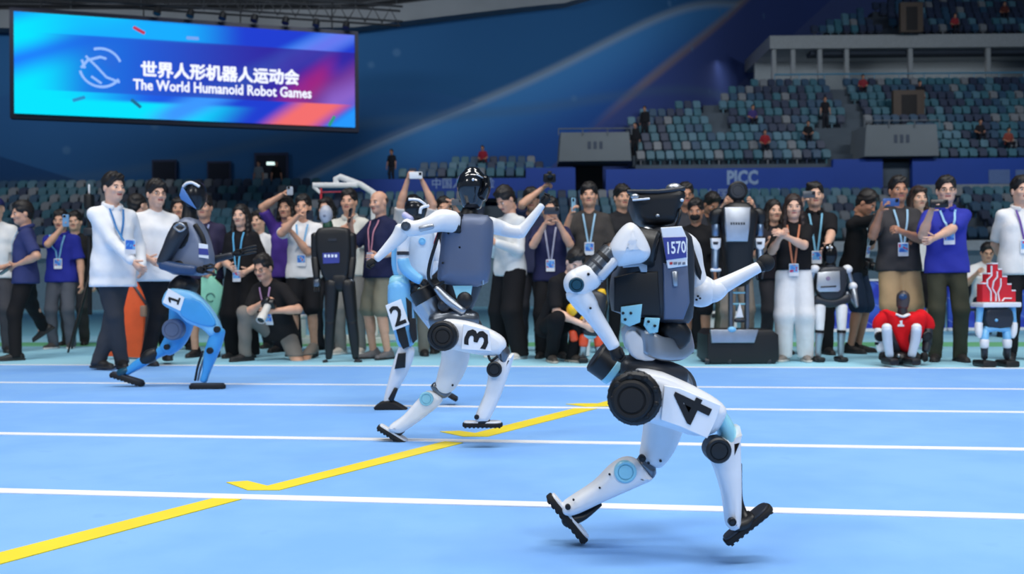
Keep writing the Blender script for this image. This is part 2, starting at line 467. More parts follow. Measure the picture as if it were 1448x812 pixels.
def hair_vf(style):
    if style in _HAIR: return _HAIR[style]
    f = Field(); wr = 0.0030; f.hn = 0.055 if style in ('short', 'fringe', 'swept', 'bob') else 0.0
    if style in ('short', 'fringe', 'crop', 'swept', 'long', 'bob'):
        up = {'short': 0.034, 'fringe': 0.038, 'crop': 0.010, 'swept': 0.028, 'long': 0.018, 'bob': 0.020}[style]
        f.ell((0, -0.016, 0.042+up*0.3), (0.080+up*0.25, 0.098+up*0.2, 0.084+up*0.6), 0.01)
        f.ell((0, -0.055, -0.01), (0.070, 0.052, 0.070), 0.03)
        if style in ('fringe', 'bob'): f.cap((-0.05, 0.062, 0.086), (0.05, 0.062, 0.086), 0.022, 0.022, 0.02)
        if style == 'swept':
            f.cap((-0.045, 0.060, 0.085), (0.055, 0.045, 0.105), 0.026, 0.030, 0.02)
        if style == 'short': f.cap((-0.042, 0.050, 0.108), (0.042, 0.054, 0.104), 0.022, 0.022, 0.02)
        fy = 0.066 if style == 'fringe' else 0.078 if style in ('bob', 'long') else 0.082
        f.holes.append(((0, 0.112, -0.020), (0.069, 0.088, fy+0.020)))
        for s in (-1, 1): f.holes.append(((s*0.095, 0.020, -0.045), (0.034, 0.055, 0.062)))
        if style in ('long', 'bob'):
            f.holes = f.holes[:1]
            zb = -0.33 if style == 'long' else -0.10
            for s in (-1, 1):
                f.cap((s*0.068, 0.012, 0.03), (s*0.080, 0.006, -0.10), 0.022, 0.026, 0.02)
                f.cap((s*0.080, 0.004, -0.10), (s*0.085, 0.03 if style == 'long' else 0, zb), 0.026, 0.022, 0.02)
            f.cap((0, -0.085, 0.0), (0, -0.095, zb), 0.055, 0.05, 0.04)
            f.cap((-0.055, -0.06, 0.0), (-0.06, -0.07, zb), 0.04, 0.035, 0.04); f.cap((0.055, -0.06, 0.0), (0.06, -0.07, zb), 0.04, 0.035, 0.04)
            wr = 0.003
        else: f.cut((0, 0, -0.075), (0, 0, -1))
    elif style == 'bald':
        f.ell((0, -0.030, 0.020), (0.079, 0.084, 0.060), 0.01); f.cut((0, 0, 0.045), (0, 0.35, 1)); f.cut((0, 0.01, 0), (0, 1, 0)); f.cut((0, 0, -0.05), (0, 0, -1)); wr = 0
        for s in (-1, 1): f.holes.append(((s*0.095, 0.020, -0.045), (0.034, 0.045, 0.062)))
    elif style == 'cap':
        f.ell((0, -0.012, 0.050), (0.086, 0.104, 0.085), 0.01); f.cut((0, 0, 0.035), (0, 0, -1)); wr = 0
        f.cap((-0.035, 0.10, 0.040), (0.035, 0.10, 0.040), 0.045, 0.045, 0.01, flat=(0, 0, 1), ff=6)
    v = f.mesh(0.0078, wr, 1.3, 4.0)
    _HAIR[style] = v; return v
_HM = {}
def hair_mesh(style, rgb):
    key = (style, tuple(rgb))
    if key not in _HM:
        V, F = hair_vf(style)
        _HM[key] = make_mesh('hair', V, F, mat('hair_%d_%d_%d' % tuple(rgb), rgb, 0.55, 0, 0.25, 60, 0.3, 120))
    return _HM[key]
_SH = {}
def shoe_mesh(rgb, sole):
    key = (tuple(rgb), tuple(sole))
    if key in _SH: return _SH[key]
    f = Field()                                       # y forward, ankle at origin, ground at z = -0.075
    f.cap((0, -0.045, -0.040), (0, 0.05, -0.046), 0.040, 0.038, 0.03)
    f.cap((0, 0.05, -0.050), (0.004, 0.150, -0.058), 0.040, 0.032, 0.03)
    f.cap((0, -0.03, -0.04), (0, -0.01, 0.015), 0.040, 0.040, 0.03)
    f.cut((0, 0, -0.060), (0, 0, -1)); f.cut((0, 0, 0.03), (0, 0.2, 1))
    V, F = f.mesh(0.011)
    out = [(0.040, -0.07), (0.046, 0.06), (0.040, 0.14), (0.018, 0.182), (-0.014, 0.18), (-0.036, 0.14), (-0.042, 0.06), (-0.040, -0.07), (-0.02, -0.09), (0.02, -0.09)]
    v2, f2 = plate(crom(out, 2), (0, 0, -0.065), (1, 0, 0), (0, 1, 0), (0, 0, 1), 0.022, 0.004, 1)
    n = len(V); F = [tuple(q) for q in F]; k = len(F)
    F += [tuple(i+n for i in q) for q in f2]
    me = make_mesh('shoe', np.concatenate([V, v2]), F, [mat('shoe_%d_%d_%d' % tuple(rgb), rgb, 0.6), mat('sole_%d_%d_%d' % tuple(sole), sole, 0.7)],
                   [0]*k+[1]*(len(F)-k), sharp=50)
    _SH[key] = me; return me

# ------------------------------------------------------------------ people
SKIN = (232, 184, 158); HAIRC = (26, 22, 22)
def ik(S, T, l1, l2, hint):
    S = np.array(S, float); T = np.array(T, float); d = T-S; L = np.linalg.norm(d)
    if L > (l1+l2)*0.995: T = S+d*((l1+l2)*0.995/L); d = T-S; L = np.linalg.norm(d)
    L = max(L, abs(l1-l2)+1e-3); t = d/L
    a = (l1*l1-l2*l2+L*L)/(2*L); h = math.sqrt(max(l1*l1-a*a, 0))
    p = np.array(hint, float); p = p-t*np.dot(p, t)
    if np.linalg.norm(p) < 1e-5: p = np.cross(t, (1, 0, 0))
    return S+t*a+unit(p)*h, T
def finger(o, d, n, L, r, curl):
    """one finger: three bones from o along d, bending towards palm normal n"""
    pts = [o]; a = curl*0.5; p = o
    for fr in (0.45, 0.32, 0.23):
        p = p+(d*math.cos(a)+n*math.sin(a))*L*fr; pts.append(p); a += curl
    return limb(pts, [(r, r), (r*0.98, r*0.98), (r*0.9, r*0.9), (r*0.72, r*0.72)], ref=np.cross(d, n), n=6, rnd=0.5)

NPEOPLE = [0]
def person(label, x, top, foot=None, Y=None, yaw=0, lean=0.0, twist=0.0, side=0.0, head=(0, 0, 0), hair='short', hairc=HAIRC, skinc=SKIN,
           female=False, shirt=(240, 240, 240), sleeve='short', low=(40, 42, 48), legs='long', wide=1.0, shoes=(30, 30, 32), sole=(40, 40, 42),
           RH=None, LH=None, RE=None, LE=None, rc=0.45, lc=0.45, feet=None, pelvis=None, knees=None, fat=1.0, lanyard=None, badge=None, glasses=False,
           collar=False, untuck=0.485, vox=0.0142, height=None, group=None, base=None, lr=None, seat=None, mask=None, plain=False, shirt_top=None):
    NPEOPLE[0] += 1; seed = NPEOPLE[0]*1.7
    if base is not None: B = Vector(base)
    elif foot is not None: B = G(x, foot)
    else:
        B = P(x, 400, Y); B.z = 0
    h = height if height else (P(x, top, B.y).z-B.z)
    h = h-0.012 if not height else h
    yr = math.radians(yaw)
    Fv = np.array((math.sin(yr), -math.cos(yr), 0)); Rv = np.array((Fv[1], -Fv[0], 0)); Zv = np.array((0, 0, 1.0))
    b0 = np.array(B)
    def loc(r, f, u): return b0+(Rv*r+Fv*f+Zv*u)*h
    def pt(q):
        if q is None: return None
        if q[0] == 'l': return loc(*q[1:])
        return np.array(P(q[0], q[1], B.y+q[2]))
    # torso frame
    pel = np.array((0, 0, 0.525)) if pelvis is None else np.array(pelvis, float)
    PC = loc(*pel)
    tw = math.radians(twist); le = math.radians(lean); sd = math.radians(side)
    R2 = Rv*math.cos(tw)-Fv*math.sin(tw) if tw else Rv
    F2 = np.cross(Zv, R2); F2 = unit(F2)
    if np.dot(F2, Fv) < 0: F2 = -F2
    U2 = unit(Zv*math.cos(le)+F2*math.sin(le)); F3 = unit(F2*math.cos(le)-Zv*math.sin(le))
    if sd: U2 = unit(U2*math.cos(sd)+R2*math.sin(sd))
    R3 = unit(np.cross(F3, U2))
    if np.dot(R3, R2) < 0: R3 = -R3
    def tor(r, f, u): return PC+(R3*r+F3*f+U2*(u-0.525))*h
    sw = 0.083 if female else 0.093
    S = {1: tor(sw, -0.004, 0.797), -1: tor(-sw, -0.004, 0.797)}
    H = {1: PC+Rv*0.046*h-Zv*0.005*h, -1: PC-Rv*0.046*h-Zv*0.005*h}
    l1, l2 = 0.170*h, 0.152*h
    E = {}; Wt = {}
    for s, hd, el in ((1, RH, RE), (-1, LH, LE)):
        T = pt(hd) if hd is not None else loc(s*0.150, 0.035, 0.47)
        hint = (R3*s*0.5-Zv*1.0-F3*0.35) if el is None else (Rv*el[0]+Fv*el[1]+Zv*el[2])
        E[s], Wt[s] = ik(S[s], T, l1, l2, hint)
    t1, t2 = 0.242*h, 0.245*h
    K = {}; A = {}; FD = {}
    for i, s in enumerate((1, -1)):
        if feet is not None:
            q = feet[i]
            if len(q) == 2: a = np.array(G(*q))+Zv*0.045*h
            elif q[0] == 'l': a = loc(*q[1:4])
            else: a = np.array(P(q[0], q[1], B.y+q[2]))
        else: a = loc(s*0.062, 0.0, 0.045)
        kh = (Fv+Rv*s*0.12) if knees is None else (Rv*knees[i][0]+Fv*knees[i][1]+Zv*knees[i][2])
        K[s], A[s] = ik(H[s], a, t1, t2, kh)
        FD[s] = unit(Fv+Rv*s*0.22)
    hs = h/1.74; hs = hs*0.5+0.5 if h < 1.74 else hs
    hy, hp, hr = [math.radians(q) for q in head]
    Hc = tor(0, 0.012+0.03*math.sin(hp), 0.935)
    hF = unit(F3*0.4+F2*0.6); hU = unit(U2*0.4+Zv*0.6); hR = unit(np.cross(hF, hU)); hU = np.cross(hR, hF)
    f1 = hF*math.cos(hy)+hR*math.sin(hy); r1 = unit(np.cross(f1, hU))
    f2 = f1*math.cos(hp)-hU*math.sin(hp); u1 = unit(np.cross(r1, f2))
    r2 = r1*math.cos(hr)-u1*math.sin(hr); u2 = unit(np.cross(r2, f2))
    hs *= 1.02
    HM = np.stack([r2, f2, u2], 1)*hs
    rt = root('person', B, label, 'person', group)
    # body: one continuous figure
    f = Field(); k = 0.03
    for (hw, ff, u, r) in ((0.062 if not female else 0.054, -0.004, 0.782, 0.040), (0.042, 0.002, 0.73, 0.052*fat), (0.032, 0.004, 0.63, 0.046*fat), (0.036, -0.002, 0.545, 0.050*fat)):
        f.cap(tor(-hw, ff, u), tor(hw, ff, u), r*h, r*h, 0.03)
    f.cap(tor(0, 0, 0.56), tor(0, -0.004, 0.77), 0.050*h*fat, 0.050*h, 0.04)
    f.cap(tor(0, -0.008, 0.80), Hc-u2*0.095*hs-f2*0.012*hs, 0.036*h, 0.031*h, 0.03)
    f.ell(Hc, (0.05, 0.05, 0.06), 0.01)
    extra = []
    for s in (1, -1):
        f.cap(S[s], E[s], 0.029*h, 0.0235*h, k); f.cap(E[s], Wt[s], 0.0245*h, 0.0160*h, 0.02)
        f.cap(E[s]*0.75+Wt[s]*0.25, E[s]*0.6+Wt[s]*0.4, 0.0255*h, 0.023*h, 0.02)
        d = unit(Wt[s]-E[s]); side_v = -R3*s
        n = side_v-d*np.dot(side_v, d)
        n = unit(n) if np.linalg.norm(n) > 0.25 else unit(F3-d*np.dot(F3, d))
        sv = unit(np.cross(d, n))
        curl = rc if s == 1 else lc
        pe = Wt[s]+d*0.046*h
        f.cap(Wt[s]+d*0.008*h, pe, 0.0175*h, 0.0215*h, 0.015, flat=n, ff=1.75)
        for j, (o_, L) in enumerate(((-1.5, 0.040), (-0.5, 0.046), (0.5, 0.044), (1.5, 0.036))):
            extra.append(finger(pe+sv*o_*0.0115*h-d*0.002*h, unit(d+sv*o_*0.05), n, L*h*1.05, 0.0053*h, curl))
        ts = -1 if np.dot(sv, F3+Zv*0.6) < 0 else 1
        extra.append(finger(Wt[s]+d*0.016*h+sv*ts*0.014*h, unit(d*0.75+sv*ts*0.62), n, 0.042*h, 0.0062*h, curl*0.6))
        f.cap(H[s], K[s], 0.050*h*min(fat, 1.1), 0.033*h, k); f.cap(K[s], A[s], 0.031*h, 0.021*h, 0.02)
        f.cap(K[s]*0.8+A[s]*0.2-FD[s]*0.010*h, K[s]*0.55+A[s]*0.45-FD[s]*0.008*h, 0.030*h, 0.027*h, 0.02)
        f.cap(A[s], A[s]+FD[s]*0.03*h-Zv*0.022*h, 0.016*h, 0.010*h, 0.01)
    V, Fq = f.mesh(vox)
    hv, hf, hm = HEADS[female if vox < 0.02 else 'far']
    hv = hv@HM.T+Hc
    Vs = [V, hv]; Fs = [tuple(q) for q in Fq]; idx = [0]*len(Fs); n = len(V)
    Fs += [tuple(q) for q in (hf+n)]; idx += list(hm); n += len(hv)
    for v, q in extra:
        Vs.append(v); Fs += [tuple(i+n for i in p_) for p_ in q]; idx += [0]*len(q); n += len(v)
    sk = skin(skinc)
    add('body', (np.concatenate(Vs), Fs), [sk, mat('lips', (176, 96, 90), 0.45), mat('eye_white', (225, 220, 215), 0.3), mat('eye_iris', (28, 20, 18), 0.2), mat('eyebrow_hair', (38, 30, 28), 0.7)], rt, idx=idx, sharp=None)
    mw = Matrix.Identity(4)
    for i in range(3):
        for j in range(3): mw[i][j] = HM[i][j]
        mw[i][3] = Hc[i]
    if hair == 'cap':
        inst('cap', hair_mesh('cap', hairc), rt, mw); inst('hair', hair_mesh('bald', HAIRC), rt, mw)
    elif hair: inst('hair', hair_mesh(hair, hairc), rt, mw)
    def hp_(q): return HM@np.array(q)+Hc
    if glasses:
        parts = []
        for s in (-1, 1):
            ring = [hp_((s*0.032+0.021*math.cos(a), 0.098, 0.003+0.016*math.sin(a))) for a in np.linspace(0, 2*math.pi, 13)]
            parts.append(tube(ring, 0.0022, 5)); parts.append(tube([hp_((s*0.053, 0.098, 0.006)), hp_((s*0.080, 0.0, 0.006))], 0.002, 5))
        parts.append(tube([hp_((-0.011, 0.1, 0.006)), hp_((0.011, 0.1, 0.006))], 0.002, 5))
        add('glasses', merge(parts), plastic((22, 22, 26), 0.3), rt)
    if mask:
        v, q = ellipsoid((0, 0, 0), (1, 1, 1), 16, 10); sel = v*np.array((0.056, 0.042, 0.046))+np.array((0, 0.068, -0.052))
        add('face_mask', (sel@HM.T+Hc, q), cloth(mask), rt)
    # trousers
    if legs:
        f = Field()
        for (hw, ff, u, r) in ((0.036, 0.0, 0.59, 0.053*fat), (0.037, -0.003, 0.535, 0.055*fat)):
            f.cap(tor(-hw, ff, u), tor(hw, ff, u), r*h, r*h, 0.03)
        for s in (1, -1):
            if legs == 'long':
                an = A[s]+unit(A[s]-K[s])*0.022*h
                f.cap(H[s], K[s], 0.054*h*min(fat, 1.1)*max(1, wide*0.88), 0.043*h*wide, 0.03); f.cap(K[s], an, 0.042*h*wide, 0.035*h*wide, 0.03)
                f.cut(A[s]-Zv*0.026*h, -Zv) if abs(A[s][2]-b0[2]) < 0.12 else None
            elif legs == 'shorts':
                f.cap(H[s], K[s]*0.93+H[s]*0.07, 0.062*h, 0.053*h*wide, 0.03)
            elif legs == 'skirt':
                f.cap(H[s], K[s]*0.85+A[s]*0.15, 0.062*h, 0.070*h*wide, 0.08)
        if pelvis is None: f.cut(tor(0, 0, 0.615), U2)
        V, Fq = f.mesh(0.0165 if vox < 0.02 else 0.03, 0.0030/max(wide, 1.0)**4, seed)
        add('shorts' if legs == 'shorts' else 'skirt' if legs == 'skirt' else 'trousers', (V, Fq), cloth(low), rt, sharp=None)
    # shirt
    f = Field(); g = 0.0065
    for (hw, ff, u, r) in ((0.062 if not female else 0.050, -0.004, 0.780, 0.043+g*0.4), (0.041, 0.004, 0.73, 0.054*fat+g), (0.039, 0.005, 0.67, 0.056*fat+g), (0.039, 0.005, 0.62, 0.056*fat+g), (0.041, -0.001, 0.57, 0.059*fat+g), (0.043, -0.001, 0.53, 0.062*fat+g), (0.044, -0.001, 0.495, 0.063*fat+g), (0.044, -0.001, min(0.46, untuck), 0.063*fat+g), (0.044, -0.001, min(0.43, untuck), 0.063*fat+g)):
        f.cap(tor(-hw, ff, u), tor(hw, ff, u), r*h, r*h, 0.035)
    f.cap(tor(0, -0.006, 0.79), tor(0, -0.006, 0.824), 0.050*h, 0.040*h, 0.03); f.cap(tor(0, 0.004, 0.58), tor(0, 0.0, 0.765), 0.058*h*fat, 0.058*h, 0.03)
    for s in (1, -1): f.cap(tor(s*0.02, -0.010, 0.825), tor(s*sw*0.95, -0.006, 0.800), 0.034*h, 0.030*h, 0.03)
    for s in (1, -1):
        if sleeve == 'short':
            e = S[s]*0.22+E[s]*0.78
            f.cap(S[s], e, 0.034*h, 0.038*h, 0.04)
        else:
            w = E[s]*0.04+Wt[s]*0.96
            f.cap(S[s], E[s], 0.034*h, 0.031*h, 0.04); f.cap(E[s], w, 0.032*h, 0.024*h, 0.02)
    f.cut(tor(0, 0, untuck), -U2)
    V, Fq = f.mesh(0.0155 if vox < 0.02 else 0.03, 0.0030, seed+5)
    # cut off the domed sleeve ends with a plane by flattening them
    if sleeve == 'short':
        for s in (1, -1):
            a = unit(E[s]-S[s]); e = S[s]*0.22+E[s]*0.78+a*0.012*h
            t = (V-e)@a; rad = np.linalg.norm((V-e)-np.outer(t, a), axis=1)
            m = (t > 0) & (rad < 0.07*h) & (t < 0.06*h); V[m] -= np.outer(t[m], a)
    so = add('shirt', (V, Fq), cloth(shirt), rt, sharp=None)
    if collar:
        c0 = tor(0, -0.004, 0.842); ring = []
        ang = np.linspace(0.35, 2*math.pi-0.35, 15)
        pts = [c0+(F3*math.cos(a)*0.043+R3*math.sin(a)*0.043+U2*(0.006-0.016*math.cos(a)))*h for a in ang]
        add('collar', limb(pts, [(0.010*h, 0.013*h)]*len(pts), ref=U2, n=8, rnd=0.5), cloth(shirt), rt)
    # shoes
    if shoes is not None:
        for s in (1, -1):
            sh = 1.06*h/1.74
            up = Zv; fd = unit(FD[s]-Zv*0.0); rr = unit(np.cross(fd, up))
            if A[s][2]-b0[2] > 0.075*h:           # heel lifted: toe down
                fd = unit(FD[s]-Zv*0.7); up = unit(np.cross(rr, fd))
            mw = Matrix.Identity(4)
            an = A[s]+Zv*(0.072*sh-0.045*h+0.004) if A[s][2]-b0[2] < 0.06*h else A[s]
            for i in range(3):
                mw[i][0] = rr[i]*sh; mw[i][1] = fd[i]*sh; mw[i][2] = up[i]*sh; mw[i][3] = an[i]
            inst('shoe', shoe_mesh(shoes, sole), rt, mw)
    # lanyard and badge follow the shirt front
    if lanyard:
        Vl = V-PC; cr = Vl@R3/h; cf = Vl@F3/h; cu = Vl@U2/h+0.525
        def front(r, u):
            m = (np.abs(cr-r) < 0.014) & (np.abs(cu-u) < 0.014)
            return (cf[m].max() if m.any() else 0.06)+0.004
        bz = badge if badge else 0.62
        for s in (-1, 1):
            pts = []
            for i in range(9):
                t = i/8; r = s*(0.036*(1-t)+0.006*t); u = 0.828*(1-t)+(bz+0.03)*t
                ff = front(r, u) if u < 0.81 else max(front(r, 0.80)-0.012, 0.03)
                pts.append(tor(r, ff, u))
            add('lanyard', limb(pts, [(0.0055*h, 0.0012*h)]*9, ref=F3, n=6, e=4, rnd=0), cloth(lanyard), rt)
        c = tor(0, max(front(0, bz), front(0, bz+0.03), front(0, bz-0.03))+0.002, bz)
        bd = add('badge', plate(rrect(0.055*h, 0.075*h, 0.004*h), c, R3, U2, F3, 0.003, 0), mat('badge_card', (238, 240, 246), 0.4), rt, smooth=False)
        c2 = c+F3*0.0022+U2*0.008*h
        add('badge_print', plate(rrect(0.048*h, 0.045*h, 0.002*h), c2, R3, U2, F3, 0.0012, 0), badge_print(), bd, smooth=False)
    return dict(root=rt, S=S, E=E, W=Wt, H=Hc, F=F3, R=R3, U=U2, HM=HM, h=h, B=b0, tor=tor, hp=hp_)
def badge_print():
    if 'badge_print' in MATS: return MATS['badge_print']
    m, nt, b = principled('badge_print'); t = NT(m); v, X, Y, Z = t.xyz()
    n = t.noise(v, 22, 1)
    c = t.mix(t.step(n, 0.42, 0.52), rgba((60, 120, 220)), rgba((120, 190, 245))); c = t.mix(t.step(n, 0.58, 0.63), c, rgba((205, 60, 110)))
    nt.links.new(c, b.inputs['Base Color']); b.inputs['Roughness'].default_value = 0.4
    MATS['badge_print'] = m; return m
def phone(label, c, n=(0, -1, 0), up=(0, 0, 1), w=0.075, h=0.155, rgb=(30, 32, 38), landscape=False, group=None, cat='phone'):
    """smartphone: body, screen on the back side (-n), camera bump on the front (n)"""
    c = np.array(c, float); n = unit(n); up = unit(np.array(up, float)-n*np.dot(up, n)); r = np.cross(up, n)
    if landscape: up, r = r, -up
    rt = root('smartphone', tuple(c), label, cat, group)
    add('case', plate(rrect(w, h, 0.012), c, r, up, n, 0.010, 0.003, 2), plastic(rgb, 0.3), rt)
    add('screen', plate(rrect(w*0.92, h*0.95, 0.010), c-n*0.0055, r, up, n, 0.001, 0), mat('phone_glass', (16, 20, 30), 0.08), rt)
    cc = c+n*0.006+up*h*0.34-r*w*0.2
    cb = add('camera_bump', plate(rrect(w*0.42, w*0.42, 0.007), cc, r, up, n, 0.004, 0.001, 1), plastic((20, 20, 24), 0.2), rt)
    add('lens', merge([lathe([(0.008, 0.0), (0.008, 0.004), (0.006, 0.0045)], cc+r*dx*w+up*dy*w, n, 12) for dx, dy in ((-0.09, 0.09), (0.09, -0.09), (-0.09, -0.09))]), mat('lens_glass', (8, 10, 16), 0.05), cb)
    return rt

# ------------------------------------------------------------------ setting: floor and painted lines
TILT = math.atan(0.1453)                       # the lanes run slightly across the view
LD = np.array((math.cos(TILT), -math.sin(TILT), 0)); LN = np.array((math.sin(TILT), math.cos(TILT), 0))
def floor_mat():
    m, nt, b = principled('track_rubber'); t = NT(m); v, X, Y, Z = t.xyz()
    d = t.add(t.mul(X, float(LN[0])), t.mul(Y, float(LN[1])))
    n1 = t.noise(v, 0.9, 4); n2 = t.noise(v, 5.0, 3); n3 = t.noise(v, 140.0, 2)
    blue = t.mix(t.step(t.add(t.mul(n1, 0.7), t.mul(n2, 0.3)), 0.38, 0.64), rgba((126, 180, 248)), rgba((138, 190, 250)))
    scuff = t.mul(t.step(n2, 0.66, 0.74), 0.25); blue = t.mix(scuff, blue, rgba((110, 162, 228)))
    cyan = t.mix(t.step(n1, 0.4, 0.6), rgba((152, 212, 238)), rgba((165, 222, 243)))
    green = rgba((118, 196, 140))
    c = t.mix(t.step(d, 8.262, 8.272), blue, cyan)
    c = t.mix(t.mul(t.step(d, 11.25, 11.27), t.sub(1.0, t.step(d, 12.15, 12.17))), c, green)
    c = t.mix(t.step(d, 14.0, 14.05), c, rgba((140, 205, 228)))
    nt.links.new(c, b.inputs['Base Color']); b.inputs['Roughness'].default_value = 0.62
    b.inputs['Specular IOR Level'].default_value = 0.3
    bp = nt.nodes.new('ShaderNodeBump'); bp.inputs['Strength'].default_value = 0.12; bp.inputs['Distance'].default_value = 0.004
    nt.links.new(n3, bp.inputs['Height']); nt.links.new(bp.outputs['Normal'], b.inputs['Normal'])
    return m
floor = add('floor', (np.array([(-60, -14, 0), (60, -14, 0), (60, 75, 0), (-60, 75, 0)], float), [(0, 1, 2, 3)]), floor_mat(), loc=(0, 0, 0), smooth=False)
tag(floor, 'bright blue running track floor with a pale cyan apron', kind='structure')
white_line = mat('line_white', (244, 246, 250), 0.55, 0, 0.03, 4)
yellow_line = mat('line_yellow', (244, 222, 52), 0.55, 0, 0.05, 4)
def ground_poly(pts, z=0.003):
    n = len(pts); V = [(p[0], p[1], z) for p in pts]+[(p[0], p[1], 0.0005) for p in pts]
    F = [tuple(range(n))]+[((i+1) % n, i, n+i, n+(i+1) % n) for i in range(n)]
    a = sum(pts[i][0]*pts[(i+1) % n][1]-pts[(i+1) % n][0]*pts[i][1] for i in range(n))
    if a < 0: F = [tuple(reversed(f)) for f in F]
    return np.array(V), F
for d, w in ((2.945, 0.066), (4.16, 0.066), (5.385, 0.060), (6.59, 0.058), (8.265, 0.075)):
    c = LN*d; a = c-LD*28; b = c+LD*28
    q = [a-LN*w/2, b-LN*w/2, b+LN*w/2, a+LN*w/2]
    add('lane_line', ground_poly([p[:2] for p in q], 0.004), white_line, floor, smooth=False)
for poly in ([(-80, 803), (300, 706), (345, 706), (0, 799), (-80, 821)],
             [(320, 683), (350, 681), (378, 688), (628, 625), (655, 627), (395, 694), (350, 694)],
             [(622, 611), (650, 610), (672, 613), (812, 578), (846, 578), (690, 618), (655, 618)],
             [(800, 572), (822, 571), (845, 571), (935, 548), (948, 549), (862, 575), (830, 576)]):
    add('yellow_mark', ground_poly([G(*p)[:2] for p in poly], 0.003), yellow_line, floor, smooth=False)

# ------------------------------------------------------------------ setting: back curtain wall, ring beam, ceiling
CURT = [(-52, 46.6), (-34, 47.2), (-16, 48.2), (-4, 49.0), (3, 49.8), (7, 51.2), (10, 53.6), (12.6, 57), (15.5, 61.5), (19.5, 67), (26, 73), (40, 78)]
CURTS = [tuple(p) for p in crom(CURT, 5, closed=False)]
def curtain_x(Y):
    for (x0, y0), (x1, y1) in zip(CURTS, CURTS[1:]):
        if y0 <= Y <= y1: return x0+(x1-x0)*(Y-y0)/(y1-y0)
    return -50
def curtain_mat():
    m, nt, b = principled('printed_curtain'); t = NT(m); v, X, Y, Z = t.xyz()
    n = t.noise(v, 0.05, 2)
    wob = t.mul(t.math('SINE', t.add(t.mul(X, 0.28), 1.0)), 0.35)
    l1 = t.add(t.sub(Z, t.add(t.mul(X, 0.50), 11.95)), wob)           # height above the pale streak
    l2 = t.add(t.sub(Z, t.add(t.mul(X, 0.98), 4.94)), t.mul(wob, -1.0))
    base = t.mix(t.step(n, 0.35, 0.65), rgba((42, 90, 138)), rgba((50, 102, 154)))
    low = t.mix(t.step(l1, -4.2, 0.0), rgba((44, 86, 158)), rgba((66, 128, 188)))
    c = t.mix(t.step(l1, -0.05, 0.05), low, base)
    c = t.mix(t.mul(t.band(l1, 0.24, 0.22), 0.55), c, rgba((150, 165, 178)))
    hill = t.sub(Z, t.add(t.mul(t.math('SINE', t.add(t.mul(X, 0.34), 3.4)), 0.9), 10.6))
    c = t.mix(t.mul(t.mul(t.sub(1.0, t.step(hill, -0.05, 0.05)), t.step(l1, -0.02, 0.02)), 0.45), c, rgba((48, 92, 146)))
    c = t.mix(t.step(l2, 0.05, -0.05), c, rgba((66, 84, 146)))
    c = t.mix(t.mul(t.mul(t.band(l2, 0.30, 0.25), 0.5), t.step(Z, 9.0, 13.0)), c, rgba((160, 138, 118)))
    deep = t.sub(Z, t.add(t.mul(X, 0.9), 0.6))
    c = t.mix(t.step(deep, 0.1, -0.1), c, rgba((84, 98, 150)))  # right part of the print lightened and desaturated in place of hall haze
    left = t.add(t.sub(Z, t.add(t.mul(X, 0.16), 10.7)), t.mul(wob, 0.8))
    c = t.mix(t.mul(t.band(left, 0.25, 0.25), 0.35), c, rgba((80, 110, 140)))
    left2 = t.add(Z, t.add(t.mul(X, 0.32), 0.6))
    c = t.mix(t.mul(t.step(left2, 0.06, -0.06), 0.55), c, rgba((24, 48, 92)))
    vo = nt.nodes.new('ShaderNodeTexVoronoi'); vo.inputs['Scale'].default_value = 0.42
    nt.links.new(v, vo.inputs['Vector'])
    c = t.mix(t.mul(t.sub(1.0, t.step(vo.outputs['Distance'], 0.05, 0.13)), 0.4), c, rgba((96, 136, 176)))
    nt.links.new(c, b.inputs['Base Color']); b.inputs['Roughness'].default_value = 0.8
    b.inputs['Specular IOR Level'].default_value = 0.1
    return m
def strip(path, z0, z1, thick=0.25):
    V = []; F = []
    n = len(path)
    for (x, y), a, b_ in zip(path, z0, z1): V += [(x, y, a), (x, y, b_), (x, y+thick, a), (x, y+thick, b_)]
    for i in range(n-1):
        a, b_ = 4*i, 4*i+4
        F += [(a, b_, b_+1, a+1), (a+2, a+3, b_+3, b_+2), (a+1, b_+1, b_+3, a+3), (a, a+2, b_+2, b_)]
    return np.array(V, float), F
NC = len(CURTS)
def beam_z(x): return 14.62+(x+8.3)*0.01 if x < -8.3 else 14.62+(x+8.3)*0.138 if x < 3 else 16.18+(x-3)*0.36
curtain = tag(add('wall_back', strip(CURTS, [0]*NC, [beam_z(p[0])+0.3 for p in CURTS]), curtain_mat(), loc=(0, 0, 0), sharp=60),
              'dark blue printed curtain wall with sweeping light streaks', kind='structure')
concrete = mat('concrete_grey', (128, 134, 140), 0.8, 0, 0.08, 0.6)
dark_steel = mat('dark_steel', (34, 38, 44), 0.7, 0.2, 0.1, 2)
bp = [(x, y-0.9) for x, y in CURTS]
tag(add('trim_1', strip(bp, [beam_z(p[0]) for p in bp], [beam_z(p[0])+0.95 for p in bp], 0.9), concrete, loc=(0, 0, 0), sharp=60),
    'grey concrete ring beam curving above the blue curtain', kind='structure')
tp = [(x, y-0.35) for x, y in CURTS]
tag(add('trim_2', strip(tp, [beam_z(p[0])+0.95 for p in tp], [beam_z(p[0])+2.3 for p in tp], 0.3), dark_steel, loc=(0, 0, 0), sharp=60),
    'dark recessed steel band above the ring beam', kind='structure')
rl = []
for k, (x, y) in enumerate(CURTS):
    z = beam_z(x)
    rl.append(tube([(x, y-0.7, z+0.9), (x, y-0.7, z+1.7)], 0.03, 5))
for dz in (1.3, 1.7): rl.append(tube([(x, y-0.7, beam_z(x)+dz) for x, y in CURTS], 0.03, 5))
tag(add('roof_railing', merge(rl), mat('railing_grey', (70, 76, 84), 0.5, 0.4), loc=(0, 0, 0)), 'thin grey steel railing running along the ring beam', 'railing')
